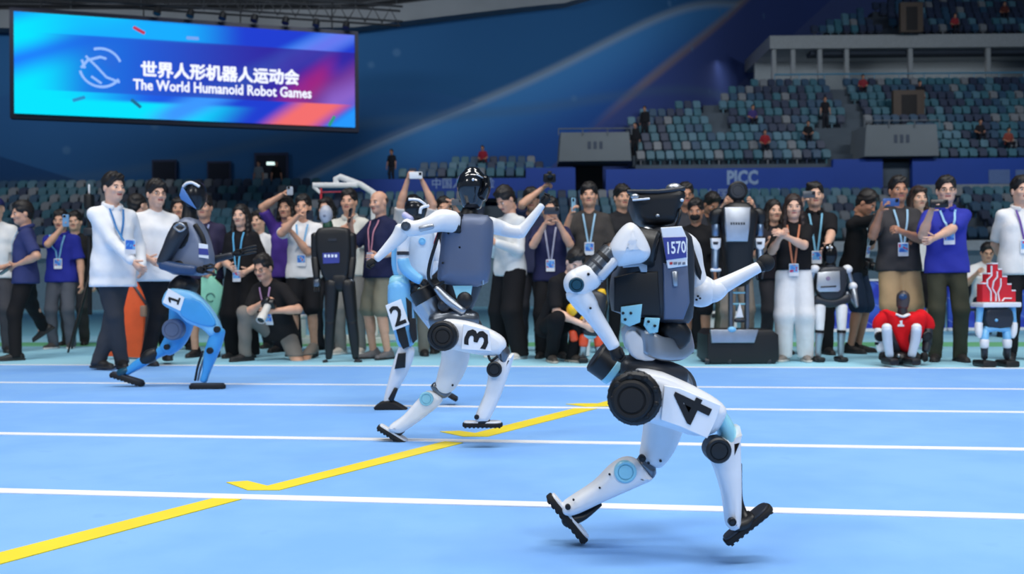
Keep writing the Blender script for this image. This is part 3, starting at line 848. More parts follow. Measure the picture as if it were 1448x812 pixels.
tag(add('ceiling', (np.array([(-60, -14, 19.5), (60, -14, 34), (60, 30, 34), (60, 80, 36), (-60, 80, 16.6), (-60, 30, 18.2)], float), [(0, 5, 2, 1), (5, 4, 3, 2)]), mat('ceiling_grey', (112, 120, 128), 0.85, 0, 0.06, 0.3), loc=(0, 0, 0), smooth=False),
    'grey arena ceiling', kind='structure')

# ------------------------------------------------------------------ setting: grandstands
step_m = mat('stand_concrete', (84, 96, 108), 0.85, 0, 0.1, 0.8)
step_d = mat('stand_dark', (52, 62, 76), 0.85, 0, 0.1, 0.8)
SROW = []
SEATS = []          # (x, y, z, bank)
parts = []
R1 = dict(y0=40.0, z0=2.55, dy=0.85, dz=0.455)
NROW_L, NROW_R = 8, 6
for r in range(NROW_L):
    y = R1['y0']+r*R1['dy']; z = R1['z0']+r*R1['dz']
    xr = 30 if r < NROW_R else -9.4
    parts.append(box(-36, xr, y, y+(R1['dy'] if r < NROW_L-1 else 1.2), z-0.6, z))
    for i in range(110):
        x = -28.0+0.5*i
        if x > (28 if r < NROW_R else -9.8): break
        if (i % 22) in (10, 11) and r > 0 and x > -6: continue
        SEATS.append((x, y+0.45, z, 0)); SROW.append(r)
tag(add('lower_stand_steps', merge(parts), step_m, loc=(0, 0, 0), smooth=False), 'grey stepped terrace of the lower grandstand', kind='structure')
tag(add('lower_stand_wall', merge([box(-36, 32, 39.7, 39.95, 0, 2.28)]), mat('stand_front', (150, 172, 186), 0.8), loc=(0, 0, 0), smooth=False), 'grey front wall under the lower grandstand', kind='structure')
tag(add('lower_stand_parapet', box(-36, 32, 39.6, 39.98, 2.28, 2.72), mat('parapet_white', (214, 218, 222), 0.6), loc=(0, 0, 0), smooth=False), 'white parapet along the front of the lower grandstand', kind='structure')
# blue fascia between the banks, with two dark stair openings
fas_b = mat('fascia_blue', (30, 72, 168), 0.55, 0, 0.05, 0.5)
YF = 45.6
def fx(px, Y=YF): return (px-CX)/F_PX*Y
for k, (a, b_, zt) in enumerate(((488, 745, 6.35), (745, 815, 6.85), (858, 1180, 6.75), (1180, 1250, 7.15), (1292, 1500, 7.15))):
    o = add('fascia_panel', box(fx(a), fx(b_), YF, YF+0.3, 5.35, zt), fas_b, loc=None, smooth=False)
    tag(o, 'blue banner fascia between the lower and upper grandstands', kind='structure')
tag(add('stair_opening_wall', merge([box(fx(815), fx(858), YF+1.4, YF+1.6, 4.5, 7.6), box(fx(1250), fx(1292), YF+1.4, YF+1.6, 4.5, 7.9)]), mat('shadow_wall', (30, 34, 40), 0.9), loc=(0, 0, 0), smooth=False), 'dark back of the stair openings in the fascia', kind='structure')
tag(add('fascia_rail_wall', box(fx(1292), fx(1500), YF-0.5, YF-0.2, 5.3, 5.78), mat('rail_wall_grey', (140, 150, 160), 0.7), loc=(0, 0, 0), smooth=False), 'low grey wall below the blue fascia', kind='structure')
ltr = mat('fascia_lettering', (150, 176, 214), 0.5)
def sign_on(label, s, px, py, wpx, hpx, bold=0.02, Y=YF-0.012):
    c = P(px, py, Y)
    o = add('fascia_sign', text_on(s, c, (1, 0, 0), (0, 0, 1), wpx*Y/F_PX, hpx*Y/F_PX, bold if s == 'PICC' else 0.006, 0.006), ltr, smooth=False)
    tag(o, label, 'sign'); return o
sign_on('pale lettering PICC on the blue banner above the lower seats', 'PICC', 1050, 251, 44, 21, 0.045)
sign_on('small pale Chinese company name on the blue banner under the letters PICC', '中国人民保险', 1052, 274, 110, 15)
sign_on('pale Chinese lettering on the blue banner behind the raised phone', '中国人民保险', 655, 259, 88, 15)
pc = P(1410, 249, YF-0.02)
for cx, w in ((1413, 30), (1446, 20)):
    c = P(cx, 250, YF-0.02)
    tag(add('fascia_notice', rbox(c, (w*YF/F_PX, 20*YF/F_PX, 0.03), 0.01), mat('notice_grey', (92, 118, 168), 0.6), smooth=False),
        'wide pale grey notice panel on the blue banner fascia' if w == 30 else 'narrow pale grey notice panel on the blue banner fascia', 'sign')
# upper bank
parts = []
U0 = dict(y0=46.0, z0=7.0, dy=0.85, dz=0.60)
NUP = 10
for r in range(NUP):
    y = U0['y0']+r*U0['dy']; z = U0['z0']+r*U0['dz']
    xs = max(curtain_x(y+0.9)+0.2, 6.3 if r < 5 else 0)
    if r >= 6: xs += 0.8*(r-5)
    parts.append(box(xs, 34, y, y+U0['dy'], z-1.2, z))
    for i in range(60):
        x = xs+0.35+0.5*i
        if x > 31: break
        if 10.9 < x < 12.0 and r > 2: continue
        if 16.2 < x < 21.2 and r < 4: continue
        if 18.6 < x < 19.6: continue
        SEATS.append((x, y+0.45, z, 1)); SROW.append(r)
for r in range(3):          # short bank left of the first box
    y = U0['y0']+r*U0['dy']; z = 6.2+r*0.42
    x0, x1 = fx(555+45*r, y), fx(790-12*r, y)
    parts.append(box(x0-0.5, x1+0.3, y, y+U0['dy'], z-1.0, z))
    x = x0
    while x < x1: SEATS.append((x, y+0.45, z, 1)); SROW.append(r); x += 0.5
tag(add('upper_stand_steps', merge(parts), step_m, loc=(0, 0, 0), smooth=False), 'grey stepped terrace of the upper grandstand', kind='structure')
# concourse slab, pillars, rail and top bank
YC = 55.5
zc = U0['z0']+NUP*U0['dz']-0.2
cons = mat('concourse_white', (158, 164, 168), 0.7)
x0 = fx(1092, YC)
tag(add('concourse_beam', box(x0, 40, YC, YC+6, 15.35, 16.15), cons, loc=(0, 0, 0), smooth=False), 'pale concourse beam above the upper seats', kind='structure')
tag(add('concourse_back', box(x0, 40, YC+3.5, YC+3.8, zc-0.4, 15.4), mat('concourse_shade', (98, 110, 120), 0.8), loc=(0, 0, 0), smooth=False), 'grey back wall of the concourse', kind='structure')
tag(add('concourse_floor', box(x0, 40, YC-1.0, YC+3.6, zc-0.5, zc-0.2), step_m, loc=(0, 0, 0), smooth=False), 'concourse floor slab above the upper seats', kind='structure')
for xl_ in (17.5, 27.5): area_light('concourse_fill', (xl_, YC+2.0, 15.3), (math.radians(15), 0, 0), 8.0, 0.4, 70, (1.0, 0.97, 0.92), 170)  # unseen area lights added to lift the dark concourse interior
for k, px_ in enumerate((1097, 1124, 1162, 1200, 1290, 1400)):
    xx = fx(px_, YC+0.3)
    tag(add('concourse_pillar', rbox((xx, YC+0.3, (zc-0.2+15.4)/2), (0.26, 15.4-zc+0.2, 0.26), 0.02), cons), 'slim white pillar carrying the concourse beam', 'pillar', 'concourse pillars')
rl = [tube([(x0, YC-0.9, zc+0.75), (38, YC-0.9, zc+0.75)], 0.05, 6)]+[tube([(x0+1.5*i, YC-0.9, zc-0.2), (x0+1.5*i, YC-0.9, zc+0.75)], 0.025, 5) for i in range(14)]
tag(add('concourse_railing', merge(rl), mat('rail_blue', (86, 150, 184), 0.4), loc=(0, 0, 0)), 'light blue railing along the edge of the concourse', 'railing')
parts = []
for r in range(8):
    y = YC+0.6+r*0.85; z = 16.3+r*0.62
    xs = fx(1150+22*r, y)
    parts.append(box(xs, 40, y, y+0.85, z-1.2, z))
    for i in range(44):
        x = xs+0.4+0.5*i
        if x > 34 or z > 20: break
        if 23.0 < x < 24.2: continue
        SEATS.append((x, y+0.45, z, 2)); SROW.append(r)
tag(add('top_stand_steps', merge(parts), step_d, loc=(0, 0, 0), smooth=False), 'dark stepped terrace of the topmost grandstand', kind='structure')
# boxes above the stair openings, brown stair hatches
box_m = mat('vomitory_grey', (120, 128, 134), 0.8, 0, 0.06, 0.5)
for px0, px1, py0, py1, Yb, lab in ((790, 893, 187, 228, 45.3, 'grey concrete stair box beside the short row of seats'), (1222, 1328, 176, 221, 45.3, 'grey concrete stair box between the two upper seat blocks')):
    c = P((px0+px1)/2, (py0+py1)/2, Yb); w = (px1-px0)*Yb/F_PX; h_ = (py1-py0)*Yb/F_PX
    poly = [(-w*0.47, h_/2), (w*0.47, h_/2), (w/2, -h_/2), (-w/2, -h_/2)]
    rt = root('stair_box', (c.x, Yb+1.2, c.z-h_/2), lab, 'stair box')
    add('wall_panel', plate(poly, (c.x, Yb+1.0, c.z), (1, 0, 0), (0, 0, 1), (0, -1, 0), 2.0, 0.02, 1), box_m, rt, smooth=False)
    add('hand_rail', merge([tube([(c.x-w*0.5, Yb-0.05, c.z+h_*0.62), (c.x+w*0.5, Yb-0.05, c.z+h_*0.62)], 0.03, 6)]+[tube([(c.x+w*q, Yb-0.05, c.z+h_*0.4), (c.x+w*q, Yb-0.05, c.z+h_*0.62)], 0.025, 5) for q in (-0.5, -0.17, 0.17, 0.5)]), mat('rail_grey', (110, 118, 126), 0.5), rt)
    add('block_number', merge([rbox((c.x+w*q, Yb-0.012, c.z+h_*0.05), (w*0.045, h_*0.26, 0.01), 0.003) for q in (-0.08, 0.0, 0.08)]), mat('block_letter', (66, 78, 96), 0.6), rt, smooth=False)
for px0, px1, py0, py1, Yb, lab in ((1272, 1304, 4, 46, 54.9, 'brown wooden stair hatch among the topmost seats'), (1262, 1306, 128, 172, 50.4, 'brown wooden stair hatch among the upper seats')):
    c = P((px0+px1)/2, (py0+py1)/2, Yb); w = (px1-px0)*Yb/F_PX; h_ = (py1-py0)*Yb/F_PX
    rt = root('stair_hatch', (c.x, Yb, c.z-h_/2), lab, 'door')
    add('leaf', rbox((c.x, Yb, c.z), (w, h_, 0.3), 0.02), mat('hatch_brown', (86, 74, 66), 0.7), rt)
    add('door_gap', rbox((c.x, Yb-0.155, c.z-h_*0.05), (w*0.5, h_*0.8, 0.02), 0.01), mat('hatch_dark', (40, 38, 40), 0.8), rt)

# doors in the back wall
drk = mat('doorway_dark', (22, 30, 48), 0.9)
def back_y(px):
    Y = 47.0
    for _ in range(4):
        X = fx(px, Y)
        for (xa, ya), (xb, yb) in zip(CURTS, CURTS[1:]):
            if xa <= X <= xb: Y = ya+(yb-ya)*(X-xa)/(xb-xa)
    return Y
for k, (px0, px1, py0, py1) in enumerate(((215, 250, 226, 270), (293, 327, 228, 270), (360, 408, 216, 272))):
    Yb = back_y((px0+px1)/2)-0.12
    c = P((px0+px1)/2, (py0+py1)/2, Yb); w = (px1-px0)*Yb/F_PX; h_ = (py1-py0)*Yb/F_PX
    rt = root('door_%d' % (k+1), (c.x, Yb, c.z-h_/2), ['dark doorway in the blue wall, below the middle of the big screen', 'dark doorway in the blue wall beside the lit doorway', 'doorway with a small lamp over it in the blue wall'][k], None, kind='structure')
    add('door_frame', rbox((c.x, Yb, c.z), (w, h_, 0.1), 0.02), mat('door_frame_blue', (30, 44, 78), 0.7), rt)
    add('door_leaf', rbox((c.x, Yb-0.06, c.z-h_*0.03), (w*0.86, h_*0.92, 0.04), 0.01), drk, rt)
    if k == 2:
        m, nt, b = principled('exit_lamp'); b.inputs['Emission Color'].default_value = (0.7, 0.95, 0.9, 1); b.inputs['Emission Strength'].default_value = 1.2
        add('door_lamp', rbox((c.x, Yb-0.12, c.z+h_*0.22), (w*0.25, 0.16, 0.06), 0.02), m, rt)
        add('lit_panel', rbox((c.x-w*0.27, Yb-0.085, c.z-h_*0.22), (w*0.34, h_*0.4, 0.02), 0.01), mat('door_light_panel', (150, 158, 166), 0.6), rt)

# ------------------------------------------------------------------ seats
def seat_vf():
    b1 = plate(crom([(-0.20, 0.40), (-0.215, 0.62), (-0.19, 0.80), (0, 0.83), (0.19, 0.80), (0.215, 0.62), (0.20, 0.40), (0, 0.38)], 2), (0, 0.10, 0), (1, 0, 0), (0, 0.12, 1), (0, -1, 0.12), 0.05, 0.015, 1)
    s1 = plate(rrect(0.40, 0.40, 0.06, 2), (0, -0.02, 0.58-0.03), (1, 0, 0), (0, 0.22, 0.97), (0, -0.97, 0.22), 0.05, 0.012, 1)
    s2 = box(-0.20, 0.20, 0.0, 0.14, 0.30, 0.36); s3 = box(-0.03, 0.03, 0.02, 0.12, 0.0, 0.32)
    return merge([b1, s1, s2, s3])
SV, SF = seat_vf()
SCOL = [((56, 108, 126), 'teal'), ((44, 80, 110), 'deep blue'), ((122, 128, 136), 'pale grey'), ((82, 124, 144), 'light blue'), ((42, 56, 84), 'navy')]
SME = [make_mesh('stadium_seat', SV, SF, mat('seat_%s' % n.replace(' ', '_'), c, 0.5, 0, 0.1, 3), sharp=40) for c, n in SCOL]
rs = random.Random(3)
ORD = ['front', 'second', 'third', 'fourth', 'fifth', 'sixth', 'seventh', 'eighth', 'ninth', 'tenth']
BANK = ['lower', 'upper', 'topmost']
def vis_score(s):
    x, y, z, bk = s
    px = CX+x/y*F_PX; py = hz(px)-(z+0.5-EYE)/y*F_PX
    if px < -8 or px > 1456 or py < -5: return -1
    if 20 < px < 506 and py < 185: return -1
    if bk == 0:
        if 470 < px < 1160 and py > 300: return -1
        if py > (316 if px < 700 else 342): return -1
        if 130 < px < 290 and py > 290: return -1
    return F_PX/y
sc = [(vis_score(s), i) for i, s in enumerate(SEATS)]
order = sorted([q for q in sc if q[0] > 0], key=lambda q: -q[0])
SPECT = [(1167, 170, 1), (1140, 195, 1), (1066, 172, 1), (1083, 212, 1), (1420, 200, 1), (1376, 190, 1), (1225, 128, 1), (1302, 150, 1), (1420, 25, 2), (1345, 50, 2), (691, 224, 1), (553, 232, 1)]
TAKEN = []
for (px_, py_, bk_) in SPECT:
    bd = None
    for i, (x, y, z, bk) in enumerate(SEATS):
        if bk != bk_: continue
        qx = CX+x/y*F_PX; qy = hz(qx)-(z+0.55-EYE)/y*F_PX; d = (qx-px_)**2+(qy-py_)**2*1.5
        if bd is None or d < bd[0]: bd = (d, i)
    TAKEN.append(bd[1])
single = set([i for _, i in order if i not in TAKEN][:300])
stuff = {0: [], 1: [], 2: []}; sidx = {0: [], 1: [], 2: []}
for i, (x, y, z, bk) in enumerate(SEATS):
    w = [5, 3, 3, 2, 3] if bk == 0 else [6, 4, 1.6, 3, 4] if bk == 1 else [1, 2, 0.6, 1, 6]
    k = rs.choices(range(5), w)[0]
    if i in TAKEN: continue
    if i in single:
        o = bpy.data.objects.new('stadium_seat', SME[k]); COL.objects.link(o); o.location = (x, y, z)
        o['label'] = 'folded %s plastic stadium seat in the %s row of the %s grandstand' % (SCOL[k][1], ORD[SROW[i]], BANK[bk]); o['category'] = 'seat'; o['group'] = '%s seats of the %s row of the %s grandstand' % (SCOL[k][1], ORD[SROW[i]], BANK[bk])
    elif sc[i][0] > 0 or bk > 0 or True:
        stuff[bk].append((SV+np.array((x, y, z)), SF)); sidx[bk] += [k]*len(SF)
for bk in (0, 1, 2):
    if stuff[bk]:
        o = add('stadium_seat_rows', merge(stuff[bk]), [mm.materials[0] for mm in SME], loc=(0, 0, 0), idx=sidx[bk], sharp=40)
        tag(o, 'remaining rows of blue and grey seats in the %s grandstand' % BANK[bk], 'seats', kind='stuff')

# ------------------------------------------------------------------ the big screen
SL, SR = np.array(((22-CX)/F_PX*38.0, 38.0, 0)), np.array(((504-CX)/F_PX*42.0, 42.0, 0))
sz0 = 8.30; sz1 = 12.58
sU = unit(SR-SL); sW = np.array((0, 0, 1.0)); sN = np.cross(sU, sW)          # sN points to the hall
if sN[1] > 0: sN = -sN
SWID = np.linalg.norm(SR-SL); SHT = sz1-sz0
sC = (SL+SR)/2+sW*(sz0+sz1)/2
scr = root('video_screen', tuple((SL+SR)/2+sW*sz0), 'wide glowing LED video screen hanging on the blue wall with the games title', 'screen')
def screen_mat():
    m, nt, b = principled('led_picture'); t = NT(m)
    at = nt.nodes.new('ShaderNodeUVMap'); sp = nt.nodes.new('ShaderNodeSeparateXYZ'); nt.links.new(at.outputs[0], sp.inputs[0])
    X, Y = sp.outputs[0], sp.outputs[1]                        # 0..3.3 , 0..1
    vv = at.outputs[0]
    def L(a, b_, c_): return t.add(t.add(t.mul(X, a), t.mul(Y, b_)), c_)
    n = t.noise(vv, 1.3, 2)
    cy, bl, db, pu, co, rd = [rgba(q) for q in ((10, 225, 255), (30, 110, 250), (34, 62, 205), (74, 40, 190), (240, 110, 110), (200, 30, 70))]
    c = t.mix(t.step(X, 0.0, 2.4), rgba((30, 120, 248)), db)
    c = t.mix(t.mul(t.band(L(-0.35, 1, -0.78), 0.16, 0.12), t.sub(1.0, t.step(X, 0.9, 2.0))), c, cy)          # upper left ray
    c = t.mix(t.mul(t.step(L(-0.42, 1, -0.50), 0.05, -0.25), t.sub(1.0, t.step(X, 0.3, 1.3))), c, cy)        # left flood
    c = t.mix(t.mul(t.band(t.sub(Y, 0.90), 0.10, 0.03), t.mul(t.band(t.sub(X, 1.1), 0.75, 0.35), 0.85)), c, rgba((24, 180, 255)))
    c = t.mix(t.mul(t.step(Y, 0.19, 0.14), t.sub(1.0, t.step(L(1, -0.9, 0), 1.5, 2.2))), c, cy)                # bottom strip
    c = t.mix(t.mul(t.band(L(-0.55, 1, 0.75), 0.12, 0.10), t.step(X, 1.0, 1.5)), c, rgba((60, 150, 250)))
    c = t.mix(t.mul(t.band(L(-0.75, 1, 1.98), 0.20, 0.12), t.step(X, 2.0, 2.5)), c, co)                        # coral ray
    c = t.mix(t.mul(t.band(L(-0.62, 1, 0.98), 0.10, 0.12), t.mul(t.step(X, 2.2, 2.7), 0.6)), c, rgba((120, 90, 225)))
    c = t.mix(t.mul(t.step(L(-0.75, 1, 2.28), 0.10, -0.04), t.step(X, 2.6, 2.9)), c, rgba((40, 150, 250)))
    # darker title band
    bandm = t.mul(t.mul(t.step(Y, 0.235, 0.25), t.sub(1.0, t.step(Y, 0.80, 0.815))), t.step(X, 0.10, 0.75))
    tb = t.mix(t.step(X, 0.5, 2.6), rgba((30, 100, 222)), rgba((52, 36, 150)))
    tb = t.mix(t.mul(t.mul(t.band(L(-0.75, 1, 1.68), 0.12, 0.14), t.mul(t.step(X, 2.3, 2.7), t.sub(1.0, t.step(X, 2.9, 3.2)))), 0.6), tb, rd)
    tb = t.mix(t.mul(t.step(n, 0.5, 0.7), 0.3), tb, rgba((70, 60, 190)))
    tb = t.mix(t.mul(t.step(L(-0.5, 1, 1.0), 0.0, -0.3), t.step(X, 2.8, 3.1)), tb, rgba((104, 96, 210)))
    c = t.mix(t.mul(bandm, 0.85), c, tb)
    em = nt.nodes.new('ShaderNodeEmission'); nt.links.new(c, em.inputs[0]); em.inputs[1].default_value = 1.05
    nt.links.new(em.outputs[0], nt.nodes['Material Output'].inputs[0])
    return m
def uv_plane(o, fn):
    me = o.data; uv = me.uv_layers.new(name='UVMap')
    for l in me.loops:
        uv.data[l.index].uv = fn(me.vertices[l.vertex_index].co)
add('screen_housing', plate(rrect(SWID+0.36, SHT+0.40, 0.02, 1), sC-sN*0.22, sU, sW, sN, 0.36, 0), mat('screen_housing', (26, 30, 52), 0.6), scr, smooth=False)
pan = add('display', (np.array([sC+sU*a*SWID/2+sW*b_*SHT/2+sN*0.012 for a, b_ in ((-1, -1), (1, -1), (1, 1), (-1, 1))]), [(0, 1, 2, 3)]), screen_mat(), scr, smooth=False)
if pan.data.polygons[0].normal.dot(Vector(sN)) < 0: pan.data.flip_normals()
uvl = pan.data.uv_layers.new(name='UVMap')
for l in pan.data.loops:
    q = np.array(pan.data.vertices[l.vertex_index].co)+np.array(ORG[pan.name])-sC
    uvl.data[l.index].uv = ((np.dot(q, sU)+SWID/2)/SHT, (np.dot(q, sW)+SHT/2)/SHT)
def emis(name, rgb, s):
    m, nt, b = principled(name); b.inputs['Base Color'].default_value = (0, 0, 0, 1); b.inputs['Emission Color'].default_value = rgba(rgb); b.inputs['Emission Strength'].default_value = s
    return m
scr_w = emis('led_white', (236, 240, 255), 1.1); scr_p = emis('led_pale', (150, 190, 255), 1.0)
def sp_(u, v, off=0.03): return sC+sU*(u-0.5)*SWID+sW*(0.5-v)*SHT+sN*off        # u,v in 0..1 from the top left
def heavy(txt, c, w, h_, d):
    """lettering thickened by laying shifted copies over each other"""
    return merge([(V+sU*math.cos(a)*d+sW*math.sin(a)*d, F) for a in np.linspace(0, 2*math.pi, 8, endpoint=False) for V, F in [text_on(txt, c, sU, sW, w, h_, 0.0, 0.003)]])
add('title_lettering', heavy('世界人形机器人运动会', sp_(0.586, 0.495), SWID*0.470, SHT*0.155, 0.028), scr_w, scr, smooth=False)
add('subtitle_lettering', heavy('The World Humanoid Robot Games', sp_(0.594, 0.655), SWID*0.532, SHT*0.105, 0.017), scr_w, scr, smooth=False)
def arc(cx, cy, rx, ry, a0, a1, n=14): return [sp_(cx+rx*math.cos(math.radians(a)), cy-ry*math.sin(math.radians(a)), 0.035) for a in np.linspace(a0, a1, n)]
em_parts = [arc(0.237, 0.50, 0.057, 0.185, 20, 110), arc(0.237, 0.50, 0.060, 0.20, 195, 325),
            [sp_(0.182, 0.52, 0.035), sp_(0.20, 0.44, 0.035), sp_(0.235, 0.40, 0.035), sp_(0.252, 0.415, 0.035)],
            [sp_(0.195, 0.40, 0.035), sp_(0.225, 0.50, 0.035), sp_(0.252, 0.60, 0.035), sp_(0.289, 0.645, 0.035)],
            [sp_(0.210, 0.60, 0.035), sp_(0.238, 0.665, 0.035)], [sp_(0.184, 0.44, 0.035), sp_(0.192, 0.52, 0.035)]]
add('round_emblem', merge([tube(q, 0.055, 6) for q in em_parts]), scr_p, scr)
for (u, v, a, c) in ((0.345, 0.105, -28, (205, 50, 80)), (0.335, 0.85, -40, (24, 110, 150)), (0.925, 0.94, 60, (30, 160, 130)), (0.175, 0.83, 20, (40, 150, 210)), (0.50, 0.15, 0, (120, 170, 250))):
    d = sU*math.cos(math.radians(a))+sW*math.sin(math.radians(a)); e = np.cross(sN, d)
    add('confetti', plate(rrect(0.52, 0.14, 0.03, 2), sp_(u, v, 0.025), d, e, sN, 0.006, 0), emis('led_confetti_%d' % c[0], c, 0.9), scr, smooth=False)
# lighting truss above the screen
tr = []
for dz in (0.55, 1.25):
    for dn in (-0.35, 0.35): tr.append(tube([SL+sU*(-1.2)+sW*(sz1+dz)+sN*dn, SR+sU*2.2+sW*(sz1+dz+0.15)+sN*dn], 0.05, 6))
nseg = 22
for i in range(nseg):
    a = SL+sU*(-1.0+(SWID+3.0)*i/nseg); b_ = SL+sU*(-1.0+(SWID+3.0)*(i+0.5)/nseg); c_ = SL+sU*(-1.0+(SWID+3.0)*(i+1)/nseg)
    tr.append(tube([a+sW*(sz1+0.55)+sN*0.35, b_+sW*(sz1+1.27)+sN*0.35, c_+sW*(sz1+0.56)+sN*0.35], 0.03, 5))
trs = root('lighting_truss', tuple((SL+SR)/2+sW*(sz1+0.5)), 'dark steel lighting truss above the glowing screen', 'truss')
add('frame', merge(tr), dark_steel, trs)
for i in range(4):
    a = SL+sU*(1.0+i*(SWID-2)/3)
    add('hanger', tube([a+sW*(sz1-0.3)-sN*0.2, a+sW*24-sN*0.2], 0.03, 5), dark_steel, scr); add('hanger', tube([a+sW*(sz1+1.2)+sN*0.3, a+sW*24+sN*0.3], 0.03, 5), dark_steel, trs)
for i in range(7):
    a = SL+sU*(SWID*0.40+i*1.35)+sW*(sz1+0.42)+sN*0.25
    add('spot_fixture', lathe([(0.06, 0.15), (0.14, 0.1), (0.17, -0.2), (0.15, -0.22), (0.02, -0.2)], a, (0.1, 0.35, 1), 10), mat('fixture_black', (20, 22, 26), 0.5), trs)

# ------------------------------------------------------------------ robots
W_SHELL = plastic((236, 238, 242), 0.32); C_SHELL = plastic((150, 214, 232), 0.3); BLK = plastic((20, 21, 24), 0.45)
GRPH = plastic((44, 48, 56), 0.4); SLATE = mat('slate_cover', (98, 110, 136), 0.45, 0.25, 0.05, 5); SILV = metal((176, 182, 190), 0.35); STEEL = metal((120, 126, 134), 0.3)
RUB = mat('rubber_black', (18, 18, 20), 0.75); TEAL = plastic((22, 72, 92), 0.35); BIBW = mat('bib_paper', (240, 244, 250), 0.6, 0, 0.02); INK = mat('bib_ink', (14, 14, 18), 0.6)
BLUE = plastic((70, 160, 225), 0.28); LBLUE = plastic((128, 196, 240), 0.28); BIBB = mat('bib_blue', (58, 68, 150), 0.6)
class Rb:
    def __init__(s, label, Y, x, name='humanoid_robot', cat='robot', zb=0.0, group=None):
        s.Y = Y; b = P(x, 400, Y); b.z = zb; s.r = root(name, b, label, cat, group); s.m = Y/F_PX
    def p(s, x, y, dy=0.0): return np.array(P(x, y, s.Y+dy))
    def limb(s, name, pts, m, parent=None, e=2.3, n=18, rnd=0.6, label=None, ref=(0, 1, 0)):
        """pts: (x, y, dy, in-plane width px, depth width px)"""
        if len(pts) > 2 and n > 8: pts = [tuple(q) for q in crom(pts, 4, closed=False)]; n = 28
        o = add(name, limb([s.p(*q[:3]) for q in pts], [(q[3]*s.m/2, q[4]*s.m/2) for q in pts], ref=ref, n=n, e=e, rnd=rnd), m, parent or s.r, sharp=50)
        if label: o['label'] = label
        return o
    def disc(s, name, x, y, dy, r, th, m, parent=None, axis=(0, -1, 0), rim=0.12, n=32, label=None, knurl=0):
        """round motor or cap: r in px, th in metres, centred"""
        R = r*s.m; c = s.p(x, y, dy)
        pr = [(R*0.05, -th/2), (R*(1-rim), -th/2), (R, -th/2+R*rim), (R, th/2-R*rim), (R*(1-rim), th/2), (R*0.72, th/2), (R*0.70, th/2-0.004), (R*0.62, th/2-0.004), (R*0.60, th/2), (R*0.05, th/2+0.001)]
        parts = [lathe(pr, c, axis, n)]
        if knurl:
            a = unit(axis); u = unit(np.cross(a, (0.3, 0.2, 1))); v = np.cross(a, u)
            for i in range(knurl):
                t = 2*math.pi*i/knurl; q = c+(u*math.cos(t)+v*math.sin(t))*R*0.975
                parts.append(lathe([(R*0.02, -th*0.42), (R*0.04, -th*0.40), (R*0.04, th*0.40), (R*0.02, th*0.42)], q, a, 7))
        o = add(name, merge(parts), m, parent or s.r, sharp=40)
        if label: o['label'] = label
        return o
    def plate(s, name, pts, dy, th, m, parent=None, r=0.01, k=0, label=None, seg=3):
        q = crom(pts, k) if k else pts
        W = [s.p(a[0], a[1], dy) for a in q]
        o0 = np.mean(W, 0); uv = [((w-o0)[0], (w-o0)[2]) for w in W]
        o = add(name, plate(uv, o0, (1, 0, 0), (0, 0, 1), (0, -1, 0), th, r, seg), m, parent or s.r, sharp=40)
        if label: o['label'] = label
        return o
    def ball(s, name, x, y, dy, rx, rz, ry, m, parent=None, label=None):
        o = add(name, ellipsoid(s.p(x, y, dy), (rx*s.m, ry*s.m, rz*s.m), 20, 14), m, parent or s.r)
        if label: o['label'] = label
        return o
    def cyl(s, name, a, b, r, m, parent=None, r2=None, n=24, label=None):
        A, B = s.p(*a), s.p(*b); d = B-A; L = np.linalg.norm(d); R = r*s.m; R2 = (r2 or r)*s.m; e = min(R, L)*0.12
        o = add(name, lathe([(R*0.02, 0), (R-e, 0), (R, e), (R2, L-e), (R2-e, L), (R2*0.02, L)], A, d, n), m, parent or s.r, sharp=40)
        if label: o['label'] = label
        return o
    def tube(s, name, pts, r, m, parent=None):
        return add(name, tube(crom([s.p(*q) for q in pts], 5, closed=False), r*s.m, 8), m, parent or s.r)
    def text(s, txt, x, y, dy, up, h=None, w=None, m=INK, parent=None, bold=0.03, name='number'):
        u = np.array((up[0], -up[1])); u = u/np.linalg.norm(u)
        Wv = np.array((u[0], 0, u[1])); Uv = np.array((u[1], 0, -u[0]))
        if txt == '1':
            H_ = h*s.m; g = [(-0.30, -0.5), (0.30, -0.5), (0.30, -0.34), (0.10, -0.34), (0.10, 0.5), (-0.08, 0.5), (-0.34, 0.32), (-0.34, 0.16), (-0.10, 0.27), (-0.10, -0.34), (-0.30, -0.34)]
            return add(name, plate([(a*H_, b*H_) for a, b in g], s.p(x, y, dy), Uv, Wv, (0, -1, 0), 0.002, 0), m, parent or s.r, smooth=False)
        return add(name, text_on(txt, s.p(x, y, dy), Uv, Wv, w*s.m if w else None, h*s.m if h else None, bold, 0.0008), m, parent or s.r, smooth=False)
    def holes(s, pts, dy, r, parent, m=BLK):
        for (x, y) in pts: add('screw', lathe([(r*s.m*0.3, 0.002), (r*s.m, 0.002), (r*s.m, -0.004), (r*s.m*0.3, -0.004)], s.p(x, y, dy), (0, -1, 0), 10), m, parent)
